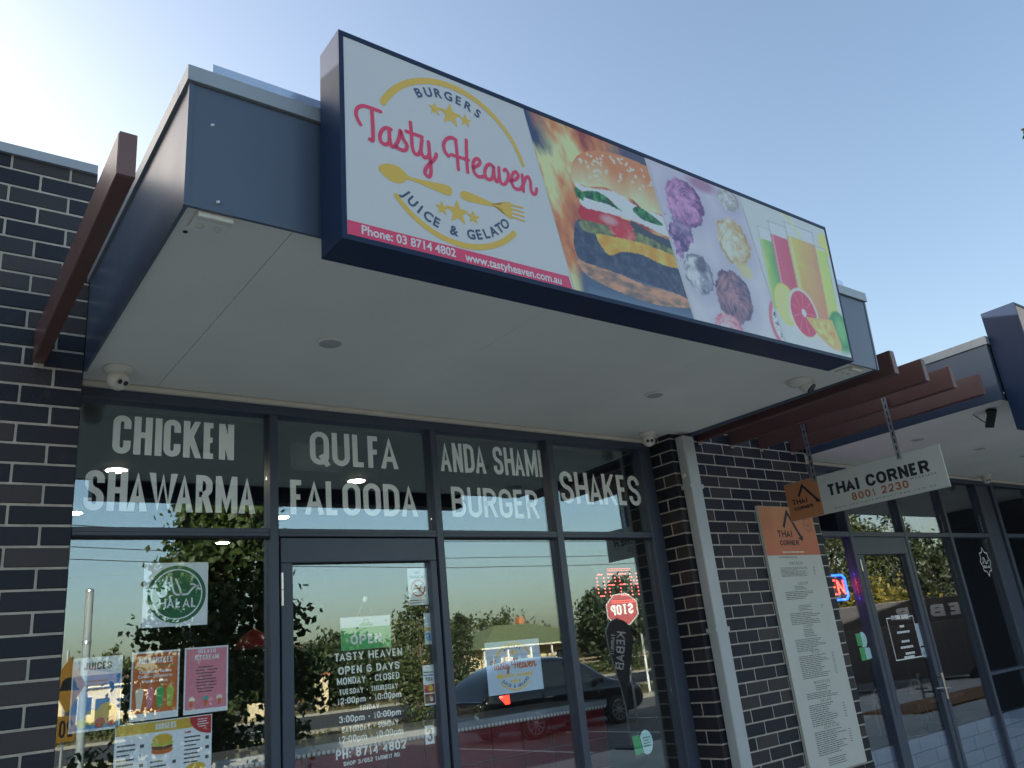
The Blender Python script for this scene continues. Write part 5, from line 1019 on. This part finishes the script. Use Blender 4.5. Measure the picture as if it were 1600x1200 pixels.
for i, (x, y, r, h, lf, lb) in enumerate(((29, -14.2, 2.6, 6.6, 'mid', 'tall leafy tree mirrored in the restaurant window tops'), (24.8, -13.4, 2.0, 5.4, 'dark', 'dark tree mirrored in the restaurant door glass'), (34.5, -13.6, 2.4, 5.2, 'dark', 'dark tree mirrored right of the restaurant door'), (39.5, -17.5, 3.2, 6.4, 'dark', 'wide dark tree mirrored behind the right restaurant panes'), (44.5, -20, 3.2, 6.0, 'mid', 'farthest tree mirrored in the restaurant panes'), (23.8, -9.6, .95, 2.6, 'yellow', 'yellow green shrub mirrored in the restaurant door'), (27.6, -10.4, .9, 2.1, 'yellow', 'low yellow green shrub mirrored above the KEBAB panel'))):
    tree('broadleaf_tree' if lf != 'yellow' else 'golden_shrub', lb, x, y, -.17, h, r, h - r * .8, r * .85, lf, .26 if lf != 'yellow' else .16, 2600, 70, .26, 70 + i, trunk=.14 if lf != 'yellow' else .05, group=GT if lf != 'yellow' else None, cat='tree' if lf != 'yellow' else 'shrub')
# verge grass, low shrubs
rs = np.random.RandomState(5)
def tufts(n, x0, x1, y0, y1, h): P = np.stack([rs.uniform(x0, x1, n), rs.uniform(y0, y1, n), np.full(n, -.15)], 1); P[:, 2] += rs.uniform(.02, h, n); return P
o = leaves(np.concatenate([tufts(6000, -10, 60, -23.8, -17.4, .16), tufts(5000, -5, 70, -41, -38.6, .22)]), .28, .12, 6, -1.5).build('verge_grass', LM['grass']); o['kind'] = 'stuff'
P = tufts(4200, 36, 62, -46, -44, .9); o = leaves(P, .3, .5, 7).build('low_shrubs', LM['mid']); o['kind'] = 'stuff'
P = tufts(2600, 3, 16, -46, -44.5, .8); o = leaves(P, .3, .5, 8).build('low_shrubs', LM['mid']); o['kind'] = 'stuff'
bed = struct(MB().box(13.5, 21, -4.5, -3.4, -.1, .03).build('garden_bed', mat('orange bark mulch', (.34, .15, .05), .95, var=.4, scale=14, bump=.8, bscale=40)))
# ---- houses
M_wall = mat('cream render', (.58, .47, .30), .85, var=.1, scale=.8); M_obrick = mat('orange brickwork', (.42, .17, .08), .9, var=.2, scale=3); M_groof = mat('green tiled roof', (.17, .20, .09), .75, var=.12, scale=2); M_broof = mat('brown tiled roof', (.17, .11, .08), .8, var=.15, scale=2)
M_wpost = mat('white painted post', (.75, .74, .70), .6, var=.03); M_win = mat('dark house window', (.03, .04, .05), .12, var=.05); M_gutter = mat('cream gutter', (.62, .56, .42), .6)
def hip(x0, x1, y0, y1, z, h, ov): 
    a, b, c, d = x0 - ov, x1 + ov, y0 - ov, y1 + ov; ym = (c + d) / 2; e = (d - c) / 2
    return MB().add([(a, c, z), (b, c, z), (b, d, z), (a, d, z), (a + e, ym, z + h), (b - e, ym, z + h), (a, c, z - .12), (b, c, z - .12), (b, d, z - .12), (a, d, z - .12)], [(0, 1, 5, 4), (2, 3, 4, 5), (1, 2, 5), (3, 0, 4), (0, 6, 7, 1), (1, 7, 8, 2), (2, 8, 9, 3), (3, 9, 6, 0), (6, 9, 8, 7)])
def house(label, x0, x1, y0, y1, zw, h, Mw, Mr, wins, verandah=False, chim=None):
    t = thing('house', label, 'house', (x0, y1, -.17)); wl = MB().box(x0, x1, y0, y1, -.17, zw).build('wall', Mw, t); rf = hip(x0, x1, y0, y1 + (2.2 if verandah else 0), zw + .02, h, .5).build('roof', Mr, t)
    q = MB(); q.box(x0 - .52, x1 + .52, y1 + (2.72 if verandah else .52), y1 + (2.80 if verandah else .60), zw - .14, zw + .0); q.build('gutter', M_gutter, t)
    if chim: MB().box(chim - .35, chim + .35, (y0 + y1) / 2 - .35, (y0 + y1) / 2 + .35, zw + h * .5, zw + h + .75).build('chimney', M_obrick, rf)
    for wx, ww, wz0, wz1 in wins:
        f = MB().box(wx, wx + ww, y1 - .02, y1 + .06, wz0, wz1).build('window', M_wpost, t); MB().box(wx + .07, wx + ww / 2 - .03, y1 + .058, y1 + .075, wz0 + .07, wz1 - .07).build('pane', M_win, f); MB().box(wx + ww / 2 + .03, wx + ww - .07, y1 + .058, y1 + .075, wz0 + .07, wz1 - .07).build('pane', M_win, f)
    MB().box(x0 + (x1 - x0) * .46, x0 + (x1 - x0) * .46 + .95, y1 + .002, y1 + .05, -.17, 1.95).build('door', M_win, t)
    if verandah:
        n = int((x1 - x0) / 2.4)
        for i in range(n + 1): x = x0 + (x1 - x0) * i / n; MB().box(x - .06, x + .06, y1 + 2.3, y1 + 2.42, -.17, zw - .15).build('verandah_post', M_wpost, t)
        MB().box(x0, x1, y1 + .01, y1 + 2.5, -.4, -.1).build('verandah_floor', M_foot, t)
    return t
house('low house with a long green roof and white verandah posts, in the third window', 42.8, 58.5, -70, -60.5, 2.75, 2.2, M_wall, M_groof, ((44.5, 1.8, .8, 2.1), (47.5, 1.8, .8, 2.1), (53, 2.2, .8, 2.1)), True, 52.5)
house('cream house with a brown roof mirrored behind the JUICES poster', 9.2, 17.0, -76, -66, 2.9, 1.6, M_wall, M_broof, ((10.6, 2.0, .8, 2.2), (14.6, 1.6, .8, 2.2)))
house('orange brick house mirrored at the right edge of the door glass', 31.0, 35.2, -76, -62.5, 3.0, 1.9, M_obrick, M_broof, ((32.0, 1.6, .9, 2.2),))
for i, x in enumerate((20.3,)):
    t = thing('gate_pillar', 'cream rendered gate pillar with an orange cap, mirrored in the door glass', 'pillar', (x, -42.6, -.17)); MB().bbox(x - .3, x + .3, -42.9, -42.3, -.17, 1.75, .01).build('shaft', M_wall, t); MB().bbox(x - .38, x + .38, -42.98, -42.22, 1.752, 1.95, .02).build('cap', M_obrick, t)
fn_ = thing('rail_fence', 'weathered post and rail fence mirrored low in the third window', 'fence', (26, -45, -.17)); M_ftim = mat('weathered timber', (.22, .17, .11), .9, var=.2, scale=6)
for i in range(11): x = 26 + i * 2.4; MB().box(x - .07, x + .07, -45.07, -44.93, -.17, 1.15).build('post', M_ftim, fn_)
for z in (.35, .7, 1.0): MB().box(25.8, 50.2, -44.928, -44.89, z, z + .11).build('rail', M_ftim, fn_)
t = thing('garden_wall', 'low cream garden wall across the street beside the pillar', 'wall', (17, -42.7, -.17)); MB().box(16, 18.2, -42.75, -42.55, -.17, .75).build('panel', M_wall, t)
# ---- parked car
M_paint = mat('black car paint', (.008, .009, .012), .18, var=.0, coat=1., spec=.6); M_cglass = mat('dark car glass', (.012, .016, .018), .05, var=0., spec=.8); M_tyre = mat('tyre rubber', (.012, .012, .012), .85); M_rim = mat('alloy wheel', (.62, .62, .62), .25, metal=.9, var=.03); M_tail = mat('lit red tail light', (.5, .01, .01), .2, emit=(1, .04, .02), estr=3.5); M_plast = mat('black trim plastic', (.02, .02, .02), .6)
cx, cy, cz = 12.50, -12.0, -.15
car = thing('parked_car', 'black hatchback with a lit red tail light, mirrored in the third window', 'car', (cx, cy, cz))
ST = [(-2.502, 0.7, 0.55, 0.9, 0.8), (-2.438, 0.84, 0.34, 0.974, 0.88), (-2.247, 0.9, 0.24, 1.279, 0.74), (-1.855, 0.92, 0.2, 1.548, 0.68), (-1.272, 0.93, 0.18, 1.676, 0.66), (-0.424, 0.93, 0.17, 1.719, 0.66), (0.318, 0.93, 0.17, 1.658, 0.65), (0.795, 0.93, 0.17, 1.45, 0.67), (1.219, 0.93, 0.18, 1.133, 0.74), (1.431, 0.92, 0.18, 1.023, 0.8), (2.014, 0.89, 0.2, 0.93, 0.78), (2.417, 0.8, 0.28, 0.8, 0.7), (2.565, 0.62, 0.42, 0.66, 0.56)]
rows = []
for x, w_, zb_, zt_, wt in ST:
    sh_ = min(.93, zt_ - .03); zt_ = zt_ * 1.0; prof = [(.0, zb_), (w_ * .86, zb_), (w_ * .985, zb_ + .12), (w_, .55 if zt_ > .8 else (zb_ + zt_) / 2), (w_ * .985, sh_ - .10), (w_ * .95, sh_)]
    k = max(0, zt_ - sh_); prof += [(w_ * .95 + (wt - w_ * .95) * .85, sh_ + k * .86), (wt * .86, zt_ - k * .02), (0, zt_ + .015)]
    rows.append([(x, -a, b) for a, b in prof] + [(x, a, b) for a, b in prof[-2:0:-1]])
nb = len(rows[0]); q = MB(); q.v = [(cx + p[0], cy + p[1], cz + p[2]) for r in rows for p in r]; q.f = [(i * nb + j, i * nb + (j + 1) % nb, (i + 1) * nb + (j + 1) % nb, (i + 1) * nb + j) for i in range(len(rows) - 1) for j in range(nb)] + [tuple(range(nb)), tuple(range((len(rows) - 1) * nb, len(rows) * nb))[::-1]]; q.mi = [0] * len(q.f)
body = q.build('body', M_paint, car, smooth='all'); sm = body.modifiers.new('round', 'SUBSURF'); sm.levels = 2; sm.render_levels = 2
def on_side(x, z, s, out=.012):     # point on the cabin side at height z
    for a, b in zip(ST, ST[1:]):
        if a[0] <= x <= b[0]: f = (x - a[0]) / (b[0] - a[0]); w_ = a[1] + (b[1] - a[1]) * f; zt_ = a[3] + (b[3] - a[3]) * f; wt = a[4] + (b[4] - a[4]) * f
    k = max(.02, zt_ - .93); y_ = w_ * .95 + (wt - w_ * .95) * .85 * min(1, max(0, (z - .93) / (k * .86))); return (cx + x, cy + s * (y_ + out), cz + z)
for s in (1, -1):
    for P in ([(-1.78, 1.0), (-.95, 1.0), (-.95, 1.52), (-1.55, 1.46)], [(-.88, 1.0), (-.06, 1.0), (-.10, 1.57), (-.88, 1.54)], [(0, 1.0), (.93, 1.0), (.60, 1.32), (.34, 1.47), (-.03, 1.56)]):
        q = MB(); q.add([on_side(x, z, s, -.004) for x, z in P] + [on_side(x, z, s, .012) for x, z in P], [tuple(range(len(P), 2 * len(P)))] + [(i, (i + 1) % len(P), len(P) + (i + 1) % len(P), len(P) + i) for i in range(len(P))]); q.build('side_window', M_cglass, car)
    for x in (-.89, -.03): MB().box(cx + x - .004, cx + x + .004, cy + s * .915 - .012, cy + s * .915 + .012, cz + .32, cz + .9).build('door_seam', M_plast, car)
    for x in (-.72, .12): MB().bbox(cx + x - .11, cx + x + .11, cy + s * .91 - .02, cy + s * .91 + .02, cz + .80, cz + .83, .006).build('door_handle', M_rim, car)
    MB().bbox(cx + .74, cx + .9, cy + s * .98 - .09, cy + s * .98 + .09, cz + .98, cz + 1.11, .03).build('mirror', M_paint, car)
    MB().hexa([(cx - 2.46, cy + s * .66, cz + .78), (cx - 1.86, cy + s * .945, cz + .80), (cx - 1.84, cy + s * .86, cz + .80), (cx - 2.26, cy + s * .60, cz + .78), (cx - 2.42, cy + s * .66, cz + .96), (cx - 1.88, cy + s * .955, cz + .99), (cx - 1.86, cy + s * .87, cz + .96), (cx - 2.24, cy + s * .60, cz + .94)]).build('tail_light', M_tail, car)
    for wx in (-1.22, 1.36):
        yy = cy + s * .84; c = Vector((cx + wx, yy, cz + .325)); d = (0, s, 0)
        MB().lathe(c - Vector(d) * .03, d, [(.36, 0), (.365, .09), (.34, .095)], 28).build('wheel_arch', M_plast, car)
        wh = MB().lathe(c - Vector(d) * .1, d, [(.19, 0), (.30, .005), (.325, .03), (.325, .19), (.305, .215), (.235, .222)], 32).build('wheel', M_tyre, car, smooth=True)
        q = MB(); q.lathe(c, d, [(.235, .11), (.235, .128), (.21, .132), (.205, .10)], 30)
        for k in range(10):
            a = 2 * math.pi * k / 10; u = Vector((math.cos(a), 0, math.sin(a))); v = Vector((-math.sin(a), 0, math.cos(a))); o_ = c + Vector(d) * .118; q.hexa([o_ + u * r + v * w2 + Vector(d) * e for e in (-.012, .012) for r, w2 in ((.03, -.02), (.03, .02), (.22, .013), (.22, -.013))])
        q.lathe(c, d, [(.05, .10), (.05, .135), (.03, .14)], 16); q.build('rim', M_rim, wh)
q = MB(); q.hexa([(cx - 2.19, cy - .6, cz + 1.0), (cx - 2.19, cy + .6, cz + 1.0), (cx - 2.17, cy + .6, cz + 1.0), (cx - 2.17, cy - .6, cz + 1.0), (cx - 1.84, cy - .52, cz + 1.38), (cx - 1.84, cy + .52, cz + 1.38), (cx - 1.82, cy + .52, cz + 1.38), (cx - 1.82, cy - .52, cz + 1.38)]); q.build('rear_window', M_cglass, car)
q = MB(); q.hexa([(cx + 1.16, cy - .66, cz + 1.09), (cx + 1.16, cy + .66, cz + 1.09), (cx + 1.18, cy + .66, cz + 1.11), (cx + 1.18, cy - .66, cz + 1.11), (cx + .45, cy - .56, cz + 1.50), (cx + .45, cy + .56, cz + 1.50), (cx + .47, cy + .56, cz + 1.52), (cx + .47, cy - .56, cz + 1.52)]); q.build('windscreen', M_cglass, car)
MB().bbox(cx - 2.375, cx - 2.355, cy - .19, cy + .19, cz + .66, cz + .76, .003).build('number_plate', M_wprint, car)
# ---- signs, flag, posts
def facing(px, py, pz, nx, ny):
    l = math.hypot(nx, ny); nx, ny = nx / l, ny / l; rx, ry_ = -ny, nx      # viewer's right when looking along -n
    return lambda u, v, l=0: (px + u * rx + nx * (.004 + l * .002), py + u * ry_ + ny * (.004 + l * .002), pz + v)
def plate(pts, fn, back=-3): 
    n = len(pts); q = MB(); q.add([fn(u, v, 0) for u, v in pts] + [fn(u, v, back) for u, v in pts], [tuple(range(n)), tuple(range(n, 2 * n))[::-1]] + [(i, (i + 1) % n, n + (i + 1) % n, n + i) for i in range(n)]); return q
st = thing('stop_sign', 'red octagonal STOP sign on a steel post, mirrored in the fourth window', 'stop sign', (13.85, -10.45, -.15)); f = facing(13.85, -10.45, 2.45, -.70, .72)
oc = lambda r: [(r * math.sin(math.pi / 8 + k * math.pi / 4) / math.cos(math.pi / 8), r * math.cos(math.pi / 8 + k * math.pi / 4) / math.cos(math.pi / 8)) for k in range(8)]
plate(oc(.375), f).build('white_border', mat('road sign white', (.5, .5, .5), .5), st); plate(oc(.352), lambda u, v, l: f(u, v, l * .1 + 1), -3).build('red_plate', mat('red road sign', (.34, .015, .025), .45, var=.03), st)
q = MB(); stext(q, 'STOP', -.265, .265, -.12, .12, .045, .04, f, .2, 2); q.build('stop_lettering', M_wprint, st); MB().tube((13.87, -10.48, -.15), (13.87, -10.48, 2.8), .03, n=12).build('post', M_zinc, st)
M_flag = mat('charcoal banner cloth', (.05, .046, .052), .8, var=.08, scale=3); fl = thing('feather_flag', 'dark teardrop KEBAB flag leaning in front of the stop sign, mirrored', 'flag', (9.45, -6.15, 0)); f = facing(9.5, -6.2, 0, -.72, .70)
out = smooth_path([(.02, .62), (-.05, .95), (-.16, 1.35), (-.24, 1.7), (-.20, 1.93), (-.04, 2.04), (.12, 1.98), (.19, 1.80), (.17, 1.5), (.10, 1.1), (.05, .8)], 4, True); plate(out, f, -2).build('banner', M_flag, fl)
MB().path([Vector(f(u, v, -1)) for u, v in ((.04, -.0), (.04, .6), (.07, .9), (.12, 1.2), (.19, 1.6), (.2, 1.85), (.12, 2.0), (-.04, 2.06))], .012, 8).build('pole', M_zinc, fl); MB().box(9.25, 9.75, -6.4, -6.0, 0.001, .03).build('foot_plate', M_black, fl)
def vf(u, v, l=0): a = .20; x, z = v, -u; return f(.0 + x * math.cos(a) - z * math.sin(a) - .005, 1.84 + x * math.sin(a) + z * math.cos(a), l)
q = MB(); stext(q, 'KEBAB', 0, .62, -.13, .01, .024, .022, vf, .16, 1); stext(q, 'TARNEIT', .05, .40, .045, .10, .010, .010, vf, .16, 1); q.build('flag_lettering', M_wprint, fl)
ds = thing('warning_sign', 'yellow diamond warning sign with a speed plate, mirrored at the far left window edge', 'road sign', (2.33, -14, -.15)); f = facing(2.40, -14, 1.98, .72, .70); M_ysign = mat('amber road sign', (.42, .21, .03), .5, var=.05)
plate([(0, .52), (.52, 0), (0, -.52), (-.52, 0)], f).build('diamond_plate', M_ysign, ds); q = MB(); P = [(.24 * math.cos(math.pi * k / 14), -.06 + .20 * math.sin(math.pi * k / 14)) for k in range(15)]; q.poly(P, f, 1); q.rect(-.32, .32, -.10, -.061, f, 1.2); q.build('hump_symbol', M_black, ds)
plate([(-.28, -1.02), (.28, -1.02), (.28, -.56), (-.28, -.56)], f).build('speed_plate', M_ysign, ds); q = MB(); stext(q, '20', -.2, .2, -.94, -.64, .06, .05, f, .2, 1); q.build('numerals', M_black, ds); MB().tube((2.36, -14.05, -.15), (2.36, -14.05, 2.62), .03, n=12).build('post', M_zinc, ds)
for i, (x, y, h_) in enumerate(((22.6, -19.4, 2.3), (23.6, -19.5, 2.0), (24.5, -19.6, 2.0))):
    t = thing('steel_post', ('taller pale steel post mirrored right of the KEBAB flag', 'middle one of the pale steel posts mirrored by the KEBAB flag', 'rightmost of the pale steel posts mirrored by the KEBAB flag')[i], 'post', (x, y, -.15), 'pale posts by the car park'); MB().tube((x, y, -.17), (x, y, h_), .045, n=12).build('shaft', M_wpost, t); MB().lathe((x, y, h_), (0, 0, 1), [(.05, 0), (.05, .02), (.02, .04)], 12).build('cap', M_zinc, t)
t = thing('light_column', 'tall white street light column mirrored left of the HALAL notice', 'street light', (2.95, -15.6, -.15)); MB().tube((2.95, -15.6, -.17), (2.95, -15.6, 3.9), .085, .08, 20).build('column', mat('pale grey column paint', (.22, .25, .26), .6), t); MB().lathe((2.95, -15.6, 2.82), (0, 0, 1), [(.10, 0), (.10, .05), (.085, .06)], 20).build('collar', M_zinc, t); MB().lathe((2.95, -15.6, 3.9), (0, 0, 1), [(.09, 0), (.09, .04), (.05, .06)], 20).build('cap', M_zinc, t)
kb = thing('kebab_trailer', 'grey panelled food trailer with KEBAB lettering, mirrored in the restaurant panes', 'food trailer', (20.4, -6.1, -.15)); f = facing(20.4, -6.1, -.15, -.80, .60); M_trl = mat('grey trailer panel', (.06, .058, .06), .6, var=.1, scale=2)
plate([(-1.4, .25), (2.4, .25), (2.4, 2.1), (-1.4, 2.1)], f, -500).build('trailer_body', mat('trailer body', (.12, .12, .12), .6), kb)
for i in range(8): x = -1.38 + i * .47; plate([(x, .27), (x + .455, .27), (x + .455, 1.5), (x, 1.5)], lambda u, v, l: f(u, v, l + 4), -3).build('side_panel', M_trl, kb)
plate([(-1.4, 1.53), (2.4, 1.53), (2.4, 2.08), (-1.4, 2.08)], lambda u, v, l: f(u, v, l + 4), -3).build('name_board', mat('dark trailer board', (.03, .03, .034), .5), kb); q = MB(); stext(q, 'KEBAB', -.95, .95, 1.64, 1.93, .10, .075, f, .22, 7); q.build('kebab_lettering', mat('faded white lettering', (.45, .46, .48), .6), kb)
for u in (-.6, 1.6): a = Vector(f(u, .05, -60)); MB().lathe(a + Vector((0, 0, .15)), Vector(f(0, 0, 10)) - Vector(f(0, 0, 0)), [(.2, 0), (.22, .02), (.22, .16), (.2, .18)], 20).build('wheel', M_tyre, kb)
t = thing('power_line', 'thin overhead power wires mirrored across the upper glass', 'power line', (-30, -33, 8))
for k, z in enumerate((7.6, 8.2, 9.2)):
    MB().path([(-60 + i * 12, -33 - k * .5, z - 1.1 * (1 - ((i % 5) / 2.5 - 1) ** 2)) for i in range(16)], .02, 5).build('wire', M_black, t)
for x in (-60, 0, 60): MB().tube((x, -33.5, -.2), (x, -33.5, 9.6), .16, .12, 12).build('pole', M_bark, t)
ww = thing('wing_wall', 'dark rendered wing wall standing out beside the far end of the restaurant', 'wall', (11.8, -1.5, 0)); MB().bbox(11.8, 12.05, -1.5, -.002, 0, 2.94, .005).build('wall_panel', mat('charcoal render', (.035, .04, .05), .7, var=.08), ww); MB().box(11.79, 12.06, -1.515, -.003, .0, .12).build('skirting', M_cap, ww)
